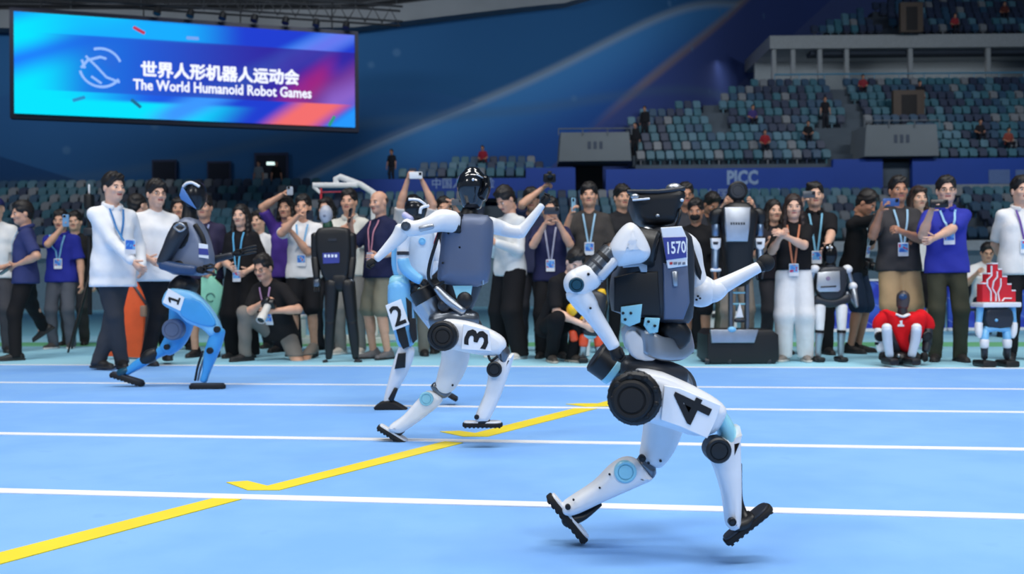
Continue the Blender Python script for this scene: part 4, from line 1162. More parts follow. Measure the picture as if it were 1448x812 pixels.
def foot(rb, heel, toe, dy, th, wid, name='foot', white=True):
    """running foot: sole, top shell and ankle yoke, drawn from heel to toe in the side view"""
    a = rb.p(heel[0], heel[1], dy); b = rb.p(toe[0], toe[1], dy); d = unit(b-a); up = unit(np.cross((0, 1, 0), d))
    if up[2] < 0: up = -up
    L = np.linalg.norm(b-a); w = wid; t = th*rb.m
    out = crom([(-L*0.5, 0), (-L*0.44, w*0.36), (-L*0.1, w*0.42), (L*0.30, w*0.5), (L*0.46, w*0.34), (L*0.5, 0), (L*0.46, -w*0.34), (L*0.30, -w*0.5), (-L*0.1, -w*0.42), (-L*0.44, -w*0.36)], 3)
    c = (a+b)/2
    fo = add(name, plate(out, c, d, (0, 1, 0), up, t*0.62, t*0.15, 2), RUB, rb.r, sharp=40)
    add('foot_shell', plate([(x*0.93, y*0.86) for x, y in out], c+up*t*0.38, d, (0, 1, 0), up, t*0.34, t*0.12, 2), W_SHELL if white else GRPH, fo, sharp=40)
    studs = [box(-0.5, 0.5, -0.5, 0.5, -0.5, 0.5)]
    tr = []
    for i in range(9):
        q = c+d*L*(-0.42+0.84*i/8)-up*t*0.34
        V, F = rbox(q, (L*0.055, w*0.75, t*0.16), 0.001, axes=(d, (0, 1, 0), up), k=1); tr.append((V, F))
    add('tread', merge(tr), RUB, fo, smooth=False)
    return fo
# --- runner 4
def robot4():
    r = Rb('white and black running humanoid robot with number 4 on its thigh', 2.41, 930)
    N, Fa = -0.085, 0.085
    # far leg, pushed back
    th = r.limb('thigh', [(938, 560, Fa, 62, 70), (938, 600, Fa, 58, 62), (930, 630, Fa, 50, 52), (922, 648, Fa, 40, 46)], W_SHELL)
    r.disc('joint_pin', 908, 648, Fa-0.05, 5, 0.02, BLK, th); r.holes([(934, 652), (946, 615), (917, 655)], Fa-0.046, 2, th)
    r.limb('knee_joint', [(905, 652, Fa, 14, 40), (918, 664, Fa, 20, 44), (916, 674, Fa, 12, 36)], STEEL)
    sh = r.plate('shin', [(882, 648), (900, 650), (916, 668), (921, 676), (906, 684), (858, 705), (822, 722), (806, 727), (796, 724), (796, 713), (810, 702), (840, 682), (862, 660)], Fa-0.01, 0.085, W_SHELL, r=0.022, k=3)
    r.disc('knee_cap', 884, 667, Fa-0.05, 16, 0.02, C_SHELL, sh, label='pale cyan round knee cap'); r.disc('ankle_bolt', 803, 717, Fa-0.052, 4, 0.012, BLK, sh); r.holes([(862, 671), (848, 690), (811, 707)], Fa-0.051, 1.6, sh)
    r.limb('ankle_link', [(848, 712, Fa+0.015, 7, 26), (826, 728, Fa+0.01, 12, 30), (806, 734, Fa, 20, 30), (800, 738, Fa, 16, 30)], BLK)
    foot(r, (775, 700), (829, 766), Fa, 15, 0.070)
    # pelvis and hip motors
    r.disc('hip_motor', 944, 550, Fa+0.03, 40, 0.09, STEEL, knurl=0, label='far silver hip motor'); r.disc('motor_rim', 944, 550, Fa-0.03, 37, 0.03, SILV)
    r.limb('pelvis', [(880, 520, 0, 34, 90), (915, 525, 0, 44, 100), (950, 530, 0.02, 34, 90)], GRPH, e=3)
    r.cyl('waist_motor', (842, 503, -0.02), (866, 520, -0.02), 24, BLK); r.cyl('motor_band', (864, 518, -0.02), (872, 524, -0.02), 25, C_SHELL); r.cyl('motor_flange', (872, 524, -0.02), (892, 532, -0.02), 22, SILV, r2=19)
    # near leg, forward, carries the number
    nt_ = r.plate('thigh', [(893, 527), (925, 523), (960, 536), (1000, 556), (1022, 574), (1020, 592), (1006, 610), (978, 614), (945, 604), (918, 596), (898, 590)], N, 0.12, W_SHELL, r=0.03, k=3)
    hd = r.disc('hip_motor', 897, 562, N-0.07, 35.5, 0.075, BLK, axis=(-0.12, -1, 0.03), knurl=26, label='large black round hip motor')
    r.disc('motor_cap', 893, 566, N-0.115, 26, 0.02, RUB, hd, axis=(-0.12, -1, 0.03)); r.ball('cable_clip', 914, 593, N-0.10, 2.5, 3.5, 3, plastic((230, 190, 40)), hd)
    for a_ in range(9):
        t_ = 2*math.pi*a_/9+0.3; r.disc('motor_lug', 898+31*math.cos(t_), 563+31*math.sin(t_), N-0.108, 4.2, 0.016, BLK, hd, axis=(-0.12, -1, 0.03), n=12)
    bib = r.plate('number_bib', [(939, 545), (962, 549), (1019, 573), (1012, 596), (1000, 620), (994, 618), (962, 604), (934, 594)], N-0.063, 0.006, BIBW, r=0.002, seg=1)
    r.text('4', 975, 579, N-0.0675, (-0.9, -0.44), h=54, parent=bib, bold=0.018)
    r.limb('knee_link', [(1016, 588, N, 22, 40), (1026, 606, N, 24, 44), (1030, 625, N, 24, 44)], C_SHELL)
    sn = r.plate('shin', [(1012, 617), (1034, 612), (1043, 601), (1045, 640), (1046, 690), (1045, 738), (1040, 746), (1031, 747), (1027, 738), (1022, 700), (1011, 664), (1004, 645)], N, 0.085, W_SHELL, r=0.022, k=2)
    r.disc('knee_motor', 1013, 635, N-0.045, 17, 0.06, BLK, sn, knurl=18); r.disc('ankle_bolt', 1035, 738, N-0.046, 5.5, 0.014, BLK, sn)
    r.limb('shin_rod', [(1047, 656, N+0.01, 3.5, 12), (1047, 700, N+0.01, 4.5, 14), (1050, 722, N+0.01, 10, 16), (1054, 735, N, 14, 22)], BLK)
    r.limb('ankle_link', [(1038, 742, N, 18, 36), (1052, 738, N, 18, 36), (1062, 728, N, 10, 30)], BLK)
    foot(r, (1025, 768), (1090, 715), N, 13, 0.066, white=False)
    # waist
    r.cyl('waist_column', (908, 518, 0), (914, 450, 0), 20, BLK)
    band = [(884, 478, 0.07), (893, 474, -0.02), (912, 483, -0.085), (936, 493, -0.09), (960, 493, -0.05), (974, 484, 0.03), (976, 480, 0.08)]
    V = limb(crom([r.p(*q) for q in band], 4, closed=False), [(0.008, 0.031)]*25, ref=(-0.18, 0.1, 1), n=12, e=3.5, rnd=0.3)
    add('waist_band', V, SILV, r.r, sharp=50)
    r.plate('waist_plate', [(884, 474), (893, 466), (906, 476), (928, 500), (922, 510), (900, 508), (888, 496)], -0.075, 0.03, W_SHELL, r=0.008, k=2)
    r.plate('waist_bracket', [(878, 434), (908, 430), (905, 456), (890, 462), (878, 456)], -0.115, 0.01, C_SHELL, r=0.003); r.plate('waist_bracket', [(912, 449), (933, 450), (930, 470), (918, 472), (910, 460)], -0.11, 0.01, C_SHELL, r=0.003)
    r.holes([(881, 443), (892, 443), (884, 452), (917, 455), (926, 461)], -0.121, 2, r.r)
    r.limb('belly_block', [(942, 462, -0.02, 34, 60), (955, 474, -0.02, 40, 60), (950, 488, -0.02, 24, 50)], BLK, e=4)
    # torso
    t = r.plate('torso', [(884, 352), (908, 330), (940, 322), (966, 330), (975, 352), (975, 430), (968, 456), (935, 456), (905, 448), (868, 440), (866, 398), (872, 380)], 0.0, 0.20, GRPH, r=0.04, k=2)
    r.plate('side_cover', [(868, 392), (900, 384), (930, 384), (934, 446), (905, 447), (868, 440)], -0.098, 0.015, BLK, t, r=0.006); r.plate('chest_panel', [(937, 372), (972, 374), (975, 428), (966, 452), (938, 452)], -0.098, 0.022, SLATE, t, r=0.008)
    r.plate('back_strip', [(879, 372), (915, 363), (915, 385), (906, 385), (903, 377), (881, 379)], -0.108, 0.006, SILV, t, r=0.002)
    r.limb('chest_light', [(954, 385, -0.11, 9, 5), (955, 404, -0.112, 6, 5)], SILV, t)
    bb = r.plate('chest_bib', [(934, 322), (964, 320), (972, 338), (972, 376), (944, 380)], -0.112, 0.005, BIBW, r=0.002, seg=1)
    r.plate('bib_panel', [(937, 336), (970, 335), (971, 364), (942, 368)], -0.1155, 0.003, BIBB, bb, r=0.0008, seg=1)
    r.text('1570', 957, 350, -0.1178, (-0.06, -1), w=25, h=17, m=BIBW, parent=bb, bold=0.02, name='bib_number')
    for k_, (x_, w_) in enumerate(((949, 4), (955, 5), (961, 4), (967, 4))): r.plate('bib_print', [(x_-w_/2, 371), (x_+w_/2, 370.5), (x_+w_/2, 374), (x_-w_/2, 374.5)], -0.1158, 0.002, plastic((190, 60, 60)) if k_ == 0 else plastic((120, 126, 140)), bb, r=0.0004, seg=1)
    # neck and head: an open sensor head
    r.cyl('neck', (928, 334, 0), (925, 312, 0), 14, GRPH)
    hdm = r.plate('head', [(893, 277), (925, 272), (956, 269), (965, 280), (956, 300), (950, 317), (908, 319), (894, 302)], 0.0, 0.13, BLK, r=0.02, k=2)
    r.limb('top_bar', [(888, 271, -0.05, 6, 10), (930, 271, -0.06, 6, 10), (966, 267, -0.05, 8, 12)], GRPH, hdm); r.ball('lidar_dome', 953, 267, -0.02, 12, 8, 12, SILV, hdm)
    r.ball('camera_eye', 898, 278, -0.07, 6, 4, 5, SILV, hdm); r.limb('camera_bar', [(895, 283, -0.075, 3, 4), (918, 281, -0.08, 3, 4)], W_SHELL, hdm)
    r.tube('head_cable', [(958, 290, -0.03), (962, 300, -0.06), (957, 318, -0.06), (948, 330, -0.04)], 2.2, BLK, hdm); r.ball('sensor_glint', 930, 305, -0.075, 3, 2.5, 3, SILV, hdm); r.ball('sensor_glint', 964, 283, -0.06, 3, 2.5, 3, W_SHELL, hdm)
    r.limb('collar_bracket', [(912, 326, -0.06, 14, 14), (926, 336, -0.07, 16, 14), (930, 345, -0.07, 10, 12)], SILV)
    # near arm, swung back
    A = -0.15
    ua = r.plate('upper_arm', [(860, 358), (866, 340), (880, 321), (892, 315), (904, 324), (915, 343), (919, 358), (911, 370), (893, 374), (872, 376)], A, 0.115, W_SHELL, r=0.05, k=4, seg=6)
    r.disc('shoulder_joint', 914, 350, A+0.06, 26, 0.06, BLK, ua, axis=(0.9, -0.3, -0.2))
    r.cyl('arm_motor', (868, 357, A), (838, 388, A), 17, STEEL); r.limb('arm_cover', [(868, 369, A-0.012, 15, 28), (849, 391, A-0.012, 14, 28)], plastic((206, 212, 222), 0.3)); r.cyl('motor_band', (860, 366, A), (855, 371, A), 17.6, BLK); r.cyl('motor_band', (849, 377, A), (846, 380, A), 17.6, GRPH); r.plate('motor_fin', [(862, 360), (878, 372), (858, 394), (846, 392)], A+0.03, 0.03, BLK, r=0.005)
    el = r.ball('elbow', 818, 401, A, 20, 20, 20, W_SHELL); r.limb('elbow_shell', [(838, 390, A, 34, 36), (822, 398, A, 38, 38), (816, 410, A, 36, 38)], W_SHELL, el)
    r.disc('elbow_cap', 815, 403, A-0.034, 10, 0.02, TEAL, el, label='dark teal round elbow cap'); r.holes([(832, 388)], A-0.034, 2, el)
    r.limb('forearm', [(816, 412, A, 34, 34), (830, 432, A, 30, 30), (838, 444, A, 24, 25), (858, 474, A, 19, 20), (868, 490, A, 17, 18)], W_SHELL); r.holes([(835, 436)], A-0.032, 1.6, r.r)
    fist(r, 872, 499, A, 11, (0.45, -0.9))
    # far arm, swung forward
    A = 0.13
    r.limb('upper_arm', [(960, 338, A, 30, 40), (972, 352, A, 38, 46), (978, 380, A, 36, 42), (984, 404, A, 36, 40)], W_SHELL)
    r.plate('motor_fin', [(974, 352), (980, 350), (992, 385), (990, 396), (984, 388)], A-0.06, 0.02, BLK, r=0.004)
    e2 = r.ball('elbow', 991, 412, A, 25, 24, 22, W_SHELL); r.holes([(985, 424), (990, 422), (987, 419)], A-0.045, 1.6, e2)
    r.limb('elbow_shell', [(988, 406, A, 34, 36), (1006, 412, A, 36, 36), (1020, 407, A, 26, 28)], W_SHELL, e2)
    r.limb('forearm', [(1012, 409, A, 27, 28), (1030, 400, A, 23, 24), (1055, 387, A, 19, 20), (1072, 378, A, 17, 18)], W_SHELL)
    r.ball('hand', 1083, 372, A, 13, 13, 12, RUB, label='black round rubber fist'); r.limb('wrist', [(1068, 380, A, 15, 16), (1078, 375, A, 20, 20)], RUB)
def fist(r, x, y, dy, s, d):
    """closed black robot hand: palm, curled fingers, thumb"""
    d = np.array(d)/np.hypot(*d); px_, py_ = d[0], -d[1]
    h_ = r.limb('hand', [(x-px_*s*0.5, y-py_*s*0.5, dy, s*1.5, s*1.5), (x+px_*s*0.5, y+py_*s*0.5, dy, s*1.7, s*1.8)], RUB, e=2.6)
    q = (-py_, px_)
    for i in range(4):
        dd = dy+(i-1.5)*s*0.42*r.m
        r.limb('finger', [(x+px_*s*0.6+q[0]*s*0.5, y+py_*s*0.6+q[1]*s*0.5, dd, s*0.42, s*0.4), (x+px_*s*1.25, y+py_*s*1.25, dd, s*0.42, s*0.4), (x+px_*s*0.9-q[0]*s*0.8, y+py_*s*0.9-q[1]*s*0.8, dd, s*0.36, s*0.36)], RUB, h_, n=8)
    r.limb('thumb', [(x-px_*s*0.2-q[0]*s*0.7, y-py_*s*0.2-q[1]*s*0.7, dy-s*0.7*r.m, s*0.45, s*0.45), (x+px_*s*0.6-q[0]*s*0.6, y+py_*s*0.6-q[1]*s*0.6, dy-s*0.9*r.m, s*0.4, s*0.4)], RUB, h_, n=8)
    return h_
robot4()

# --- runner 3
def robot3():
    r = Rb('white running humanoid robot with number 3 on its thigh and black helmet head', 4.16, 640)
    N, Fa = -0.10, 0.10
    th = r.limb('thigh', [(645, 480, Fa, 44, 46), (643, 510, Fa, 40, 40), (634, 535, Fa, 34, 34), (626, 550, Fa, 26, 30)], W_SHELL); r.holes([(640, 545)], Fa-0.05, 1.6, th)
    r.limb('knee_joint', [(614, 545, Fa, 12, 24), (626, 556, Fa, 16, 26), (636, 554, Fa, 8, 20)], STEEL)
    sh = r.plate('shin', [(604, 553), (618, 556), (626, 563), (622, 572), (603, 588), (578, 606), (566, 612), (552, 609), (552, 601), (570, 588), (590, 566)], Fa-0.01, 0.085, W_SHELL, r=0.024, k=3)
    r.disc('knee_cap', 603, 564, Fa-0.052, 10, 0.02, C_SHELL, sh)
    r.limb('ankle_link', [(570, 608, Fa, 8, 18), (560, 614, Fa, 12, 18), (556, 618, Fa, 10, 18)], BLK)
    foot(r, (534, 603), (576, 628), Fa, 10.5, 0.085)
    r.limb('pelvis', [(615, 455, 0, 26, 60), (640, 450, 0, 30, 66), (668, 452, 0.02, 26, 60)], STEEL, e=3)
    r.disc('hip_motor', 660, 466, Fa+0.02, 23, 0.09, STEEL)
    r.cyl('waist_motor', (594, 408, -0.02), (604, 428, -0.02), 17, BLK); r.cyl('motor_band', (588, 415, -0.03), (600, 421, -0.03), 10, C_SHELL); r.cyl('motor_flange', (602, 424, -0.02), (616, 448, -0.02), 17, SILV, r2=14)
    nt_ = r.plate('thigh', [(625, 455), (650, 452), (680, 460), (708, 474), (716, 486), (712, 498), (700, 503), (670, 500), (640, 494), (624, 492)], N, 0.12, W_SHELL, r=0.032, k=3)
    hd = r.disc('hip_motor', 627, 475, N-0.07, 20.5, 0.07, BLK, axis=(-0.1, -1, 0.02), knurl=22, label='large black round hip motor'); r.disc('motor_cap', 626, 476, N-0.11, 14, 0.02, RUB, hd)
    bib = r.plate('number_bib', [(655, 458), (692, 467), (695, 497), (652, 494)], N-0.063, 0.006, BIBW, r=0.002, seg=1)
    r.text('3', 674, 479, N-0.0675, (-0.97, -0.22), h=33, w=24, parent=bib, bold=0.022)
    r.limb('knee_link', [(703, 488, N, 16, 30), (712, 498, N, 18, 30), (712, 510, N, 16, 28)], STEEL)
    r.tube('knee_cable', [(690, 500, N-0.03), (694, 510, N-0.05), (704, 504, N-0.05)], 2, BLK)
    sn = r.plate('shin', [(700, 508), (718, 502), (727, 500), (722, 520), (708, 560), (694, 590), (686, 597), (674, 595), (673, 585), (684, 560), (690, 535), (690, 520)], N, 0.085, W_SHELL, r=0.022, k=2)
    r.disc('knee_motor', 699, 522, N-0.045, 10.5, 0.06, BLK, sn, knurl=14); r.disc('ankle_bolt', 674, 590, N-0.046, 3.4, 0.014, BLK, sn)
    r.limb('ankle_link', [(682, 590, N, 12, 24), (683, 596, N, 20, 24)], BLK)
    foot(r, (654, 600.5), (711, 600.5), N, 9, 0.085)
    # torso
    r.limb('waist', [(648, 440, 0, 34, 40), (652, 420, 0, 46, 46), (656, 400, 0, 52, 52)], GRPH, e=3)
    r.plate('waist_bracket', [(640, 404), (668, 404), (664, 432), (648, 430)], -0.09, 0.02, C_SHELL, r=0.006); r.limb('waist_ring', [(618, 408, -0.08, 10, 20), (634, 425, -0.09, 14, 20), (655, 440, -0.09, 12, 20)], SILV)
    r.ball('waist_gear', 657, 425, -0.10, 11, 12, 6, BLK); r.ball('waist_gear', 628, 432, -0.09, 9, 9, 6, GRPH)
    t = r.plate('torso', [(628, 322), (645, 306), (690, 306), (698, 326), (694, 365), (690, 399), (660, 408), (632, 402), (620, 394), (624, 355)], 0.0, 0.24, SLATE, r=0.055, k=2)
    r.limb('chest_edge', [(683, 380, -0.10, 3, 6), (683, 402, -0.09, 3, 6)], SILV, t); r.holes([(650, 350), (626, 372), (634, 330)], -0.118, 1.5, t)
    r.limb('neck', [(662, 310, 0.02, 30, 34), (665, 296, 0.02, 22, 26), (668, 285, 0.02, 20, 24)], BLK)
    hd = r.limb('head', [(668, 290, 0, 30, 34), (668, 275, 0, 40, 44), (668, 262, 0, 44, 48), (668, 250, 0, 38, 42), (668, 242, 0, 24, 28)], mat('helmet_black', (26, 30, 36), 0.12, 0, 0.03, 5, coat=0.6), rnd=0.5, n=24)
    r.limb('visor', [(682, 280, -0.02, 14, 40), (688, 266, -0.02, 12, 44), (686, 252, -0.02, 12, 36)], mat('visor_gloss', (12, 14, 20), 0.05), hd); r.ball('head_light', 669, 254, -0.078, 2, 2, 2, W_SHELL, hd); r.limb('head_mark', [(674, 247, -0.075, 3, 4), (683, 252, -0.07, 2, 4)], SILV, hd)
    # arms
    A = -0.16
    ua = r.limb('upper_arm', [(640, 314, A+0.05, 30, 32), (624, 312, A+0.02, 31, 32), (608, 318, A, 24, 26), (588, 323, A, 21, 23), (574, 322, A, 25, 25)], W_SHELL)
    r.disc('shoulder_joint', 646, 316, A+0.06, 15, 0.05, BLK, ua, axis=(0.95, -0.3, 0)); r.disc('elbow_cap', 574, 320, A-0.04, 6.5, 0.02, STEEL, ua); r.limb('arm_seam', [(594, 324, A-0.042, 8, 5), (612, 320, A-0.048, 7, 5)], SILV, ua)
    r.limb('forearm', [(570, 325, A, 23, 23), (562, 337, A, 19, 19), (545, 354, A, 13, 14), (533, 366, A, 10, 12)], W_SHELL)
    fist(r, 525, 372, A, 7, (-0.75, -0.6))
    A = 0.16
    r.limb('upper_arm', [(692, 318, A-0.04, 24, 26), (706, 322, A, 23, 25), (722, 327, A, 19, 20), (735, 328, A, 20, 21)], W_SHELL)
    r.limb('forearm', [(735, 329, A, 20, 20), (745, 318, A, 15, 16), (757, 303, A, 12, 13), (766, 291, A, 10, 11)], W_SHELL)
    fist(r, 771, 283, A, 7.5, (0.6, 0.8))
    r.tube('back_cable', [(622, 326, -0.1), (616, 345, -0.12), (608, 372, -0.11), (606, 392, -0.1), (614, 404, -0.09), (628, 398, -0.09)], 2.4, BLK)
    r.tube('red_cable', [(620, 328, -0.1), (617, 336, -0.115), (614, 345, -0.115)], 1.4, plastic((190, 40, 40)))
robot3()

# --- runner 2
def robot2():
    r = Rb('white and pale blue running robot with number 2 on its thigh, striding behind robot 3', 5.5, 585)
    N, Fa = -0.09, 0.09
    # far leg swings forward
    r.limb('thigh', [(594, 425, Fa, 30, 34), (612, 450, Fa, 28, 32), (632, 478, Fa, 24, 28)], W_SHELL)
    r.limb('shin', [(632, 480, Fa, 22, 26), (636, 510, Fa, 20, 24), (636, 545, Fa, 14, 16)], W_SHELL)
    foot(r, (625, 553), (647, 566), Fa, 7, 0.08, white=False)
    th = r.limb('thigh', [(565, 404, N, 32, 36), (566, 430, N, 34, 36), (570, 455, N, 32, 34), (574, 485, N, 24, 28)], LBLUE)
    r.plate('thigh_panel', [(560, 466), (573, 462), (579, 490), (570, 494), (564, 482)], N-0.065, 0.02, BLK, th, r=0.004); r.plate('thigh_panel', [(580, 450), (588, 450), (590, 480), (584, 486), (579, 468)], N-0.06, 0.03, BLK, th, r=0.004); r.plate('hip_panel', [(574, 420), (582, 428), (583, 456), (577, 455)], N-0.06, 0.02, BLK, th, r=0.004)
    bib = r.plate('number_bib', [(545, 432), (567, 423), (579, 459), (556, 468)], N-0.085, 0.006, BIBW, r=0.002, seg=1)
    r.text('2', 562, 446, N-0.09, (-0.35, -0.94), h=28, w=17, parent=bib, bold=0.022)
    sh = r.limb('shin', [(575, 494, N, 23, 24), (571, 508, N, 25, 25), (563, 530, N, 22, 22), (552, 556, N, 14, 15), (549, 568, N, 13, 14)], W_SHELL)
    r.plate('knee_cover', [(563, 500), (574, 499), (573, 520), (558, 522)], N-0.055, 0.025, BLK, sh, r=0.006); r.limb('ankle_strut', [(560, 550, N-0.03, 6, 8), (553, 565, N-0.03, 8, 10)], BLK, sh)
    f_ = r.plate('shoe', [(532, 580), (533, 572), (543, 567), (556, 567), (574, 577), (574, 581)], N, 0.09, RUB, r=0.012, k=2)
    # hips and torso
    r.limb('pelvis', [(580, 402, 0, 40, 46), (580, 414, 0, 42, 48)], BLK, e=3); r.limb('hip_band', [(560, 404, N, 30, 30), (572, 400, N, 24, 30)], C_SHELL)
    r.limb('hip_motor', [(588, 408, N, 22, 26), (604, 418, N, 22, 26)], BLK)
    t = r.plate('torso', [(566, 330), (578, 318), (608, 320), (614, 345), (610, 385), (604, 396), (566, 396), (558, 375), (560, 345)], 0, 0.22, mat('torso_pale', (206, 222, 240), 0.35), r=0.05, k=2)
    r.limb('side_panel', [(560, 350, -0.06, 12, 20), (560, 375, -0.06, 12, 20), (566, 394, -0.06, 14, 20)], LBLUE, t); r.disc('chest_logo', 597, 341, -0.115, 5, 0.01, LBLUE, t)
    r.limb('neck', [(588, 322, 0, 20, 24), (588, 308, 0, 16, 20)], GRPH)
    hd = r.limb('head', [(588, 306, 0, 26, 28), (588, 296, 0, 32, 34), (588, 287, 0, 28, 30), (588, 282, 0, 18, 20)], plastic((24, 26, 32), 0.2), rnd=0.5)
    r.tube('head_stripe', [(578, 282, -0.05), (592, 283, -0.06), (602, 290, -0.05)], 2.0, W_SHELL, hd); r.tube('head_stripe', [(606, 291, -0.04), (596, 294, -0.07), (594, 302, -0.065)], 2.2, W_SHELL, hd); r.limb('head_collar', [(574, 305, -0.02, 10, 20), (582, 310, -0.04, 10, 14)], plastic((210, 205, 235)), hd)
    A = -0.16
    r.limb('upper_arm', [(572, 332, A, 20, 22), (570, 348, A, 16, 18), (570, 366, A, 15, 16)], W_SHELL); r.limb('elbow_band', [(570, 356, A, 17, 19), (570, 361, A, 17, 19)], GRPH, rnd=0)
    r.limb('forearm', [(570, 368, A, 17, 18), (574, 380, A, 17, 18), (586, 391, A, 15, 16), (594, 396, A, 13, 14)], LBLUE)
    fist(r, 600, 400, A, 6, (0.85, -0.4))
    A = 0.16
    r.limb('upper_arm', [(610, 332, A, 18, 20), (616, 350, A, 16, 18), (620, 368, A, 15, 16)], W_SHELL); r.limb('forearm', [(620, 370, A, 14, 15), (608, 384, A, 13, 14), (598, 392, A, 12, 13)], W_SHELL)
robot2()

# --- runner 1
def robot1():
    r = Rb('blue and slate running robot with number 1 on its thigh', 6.75, 262)
    N, Fa = -0.10, 0.10
    # rear (far) leg
    th = r.limb('thigh', [(258, 432, Fa, 34, 36), (256, 458, Fa, 34, 36), (248, 480, Fa, 30, 30), (236, 494, Fa, 22, 22)], BLUE)
    r.disc('hip_motor', 246, 466, Fa-0.13, 15, 0.08, SLATE, th, label='slate grey round hip motor'); r.disc('joint_pin', 236, 491, Fa-0.09, 4, 0.03, BLK, th)
    r.limb('knee_joint', [(222, 498, Fa, 14, 20), (212, 504, Fa, 20, 24), (204, 510, Fa, 14, 20)], BLK)
    r.limb('shin', [(234, 494, Fa, 16, 18), (218, 503, Fa, 13, 15), (198, 514, Fa, 15, 16), (180, 526, Fa, 10, 12)], BLUE)
    r.limb('ankle_link', [(186, 522, Fa, 9, 12), (170, 528, Fa, 12, 16)], TEAL)
    foot(r, (156, 529), (204, 544), Fa, 9, 0.09, white=False)
    r.limb('pelvis', [(254, 402, 0, 34, 44), (262, 410, 0, 40, 50)], BLK, e=3)
    # front (near) leg
    nt_ = r.plate('thigh', [(238, 411), (252, 408), (276, 414), (298, 436), (312, 462), (310, 472), (300, 476), (286, 464), (266, 456), (252, 442), (232, 430)], N, 0.13, LBLUE, r=0.035, k=3)
    r.plate('thigh_cover', [(262, 422), (284, 426), (304, 452), (302, 462), (284, 460), (264, 452), (254, 440)], N-0.058, 0.03, BLUE, nt_, r=0.012, k=2)
    bib = r.plate('number_bib', [(238, 408), (261, 421), (255, 440), (230, 428)], N-0.072, 0.006, BIBW, r=0.002, seg=1)
    r.text('1', 246, 424, N-0.077, (-0.86, -0.30), h=16, parent=bib, bold=0.03)
    r.disc('knee_pin', 307, 466, N-0.06, 4.5, 0.03, BLK, nt_)
    sh = r.limb('shin', [(309, 468, N, 18, 22), (304, 485, N, 20, 22), (298, 502, N, 18, 20), (292, 525, N, 11, 13), (288, 538, N, 10, 12)], BLUE)
    r.disc('shin_joint', 297, 496, N-0.06, 4.5, 0.03, BLK, sh); r.limb('calf_rod', [(287, 497, N+0.02, 3, 5), (280, 518, N+0.02, 3, 5), (276, 538, N+0.02, 3, 5)], BLK, sh); r.limb('calf_rod', [(291, 500, N-0.02, 2.5, 4), (284, 520, N-0.02, 2.5, 4), (280, 538, N-0.02, 2.5, 4)], STEEL, sh)
    foot(r, (268, 547), (319, 547), N, 9, 0.09, white=False)
    # torso
    t = r.plate('torso', [(258, 312), (272, 308), (284, 316), (296, 345), (300, 372), (292, 388), (262, 390), (240, 384), (238, 362), (246, 332)], 0, 0.24, mat('slate_light', (128, 138, 160), 0.4, 0.2, 0.05, 5), r=0.06, k=2)
    r.plate('shoulder_recess', [(254, 318), (264, 314), (268, 332), (262, 348), (252, 352), (250, 335)], -0.117, 0.02, BLK, t, r=0.006, k=2); r.ball('waist_recess', 253, 373, -0.112, 8, 5, 3, BLK, t)
    r.limb('chest_strap', [(276, 318, -0.112, 7, 5), (286, 335, -0.114, 7, 5), (290, 350, -0.112, 6, 5)], BLK, t)
    bb = r.plate('chest_bib', [(281, 344), (294, 346), (295, 366), (281, 364)], -0.125, 0.005, BIBW, r=0.002, seg=1); r.plate('bib_panel', [(281, 351), (294, 352), (295, 361), (281, 360)], -0.129, 0.003, BIBB, bb, r=0.001, seg=1)
    r.limb('neck', [(268, 312, 0, 22, 26), (268, 298, 0, 18, 22), (270, 286, 0, 18, 22)], BLK)
    hd = r.limb('head', [(274, 292, 0, 22, 28), (276, 280, 0, 30, 36), (276, 268, 0, 28, 34), (273, 261, 0, 18, 24)], plastic((22, 24, 30), 0.25), rnd=0.5)
    r.plate('cheek_shield', [(258, 264), (262, 270), (278, 296), (256, 282), (254, 276)], -0.10, 0.02, plastic((78, 124, 190), 0.3), hd, r=0.004, label='blue wedge shaped cheek shield')
    r.tube('head_light_bar', [(259, 264, -0.08), (264, 259.5, -0.09), (272, 258.5, -0.09), (282, 264, -0.08)], 2.0, W_SHELL, hd)
    # near arm: upper arm back, forearm forward
    A = -0.17
    ua = r.limb('upper_arm', [(256, 322, A+0.02, 22, 24), (248, 336, A, 22, 24), (240, 352, A, 19, 21), (230, 370, A, 15, 17)], GRPH)
    r.tube('shoulder_ring', [(246, 321, A-0.07), (254, 316, A-0.08), (262, 322, A-0.07), (254, 327, A-0.08), (246, 321, A-0.07)], 1.4, SILV, ua)
    r.limb('elbow', [(226, 370, A, 10, 14), (234, 374, A, 14, 16)], STEEL)
    r.limb('forearm', [(230, 374, A, 15, 17), (250, 379, A, 15, 16), (275, 382, A, 13, 14)], plastic((50, 74, 112), 0.35))
    fist(r, 284, 382, A, 6, (0.95, -0.1)); r.limb('finger', [(290, 380, A, 4, 4), (302, 378, A, 3.5, 4), (306, 381, A, 3, 3)], BLK, n=8); r.limb('finger', [(290, 384, A, 4, 4), (300, 386, A, 3.5, 4), (305, 389, A, 3, 3)], BLK, n=8); r.limb('finger', [(288, 377, A, 4, 4), (298, 374, A, 3.5, 4), (303, 376, A, 3, 3)], BLK, n=8)
    A = 0.16
    r.limb('upper_arm', [(284, 326, A, 20, 22), (290, 345, A, 18, 20), (292, 366, A, 15, 16)], GRPH)
    r.limb('forearm', [(292, 370, A, 14, 15), (308, 366, A, 11, 12), (328, 361, A, 9, 10)], GRPH)
    h_ = fist(r, 336, 358, A, 6, (0.95, 0.2))
    for k, dy_ in enumerate((-3, 0, 3)): r.limb('finger', [(340, 357+dy_, A, 4, 4), (352, 354+dy_*1.4, A, 3.4, 4), (362, 352+dy_*1.5, A, 3, 3)], BLK, h_, n=8)
robot1()

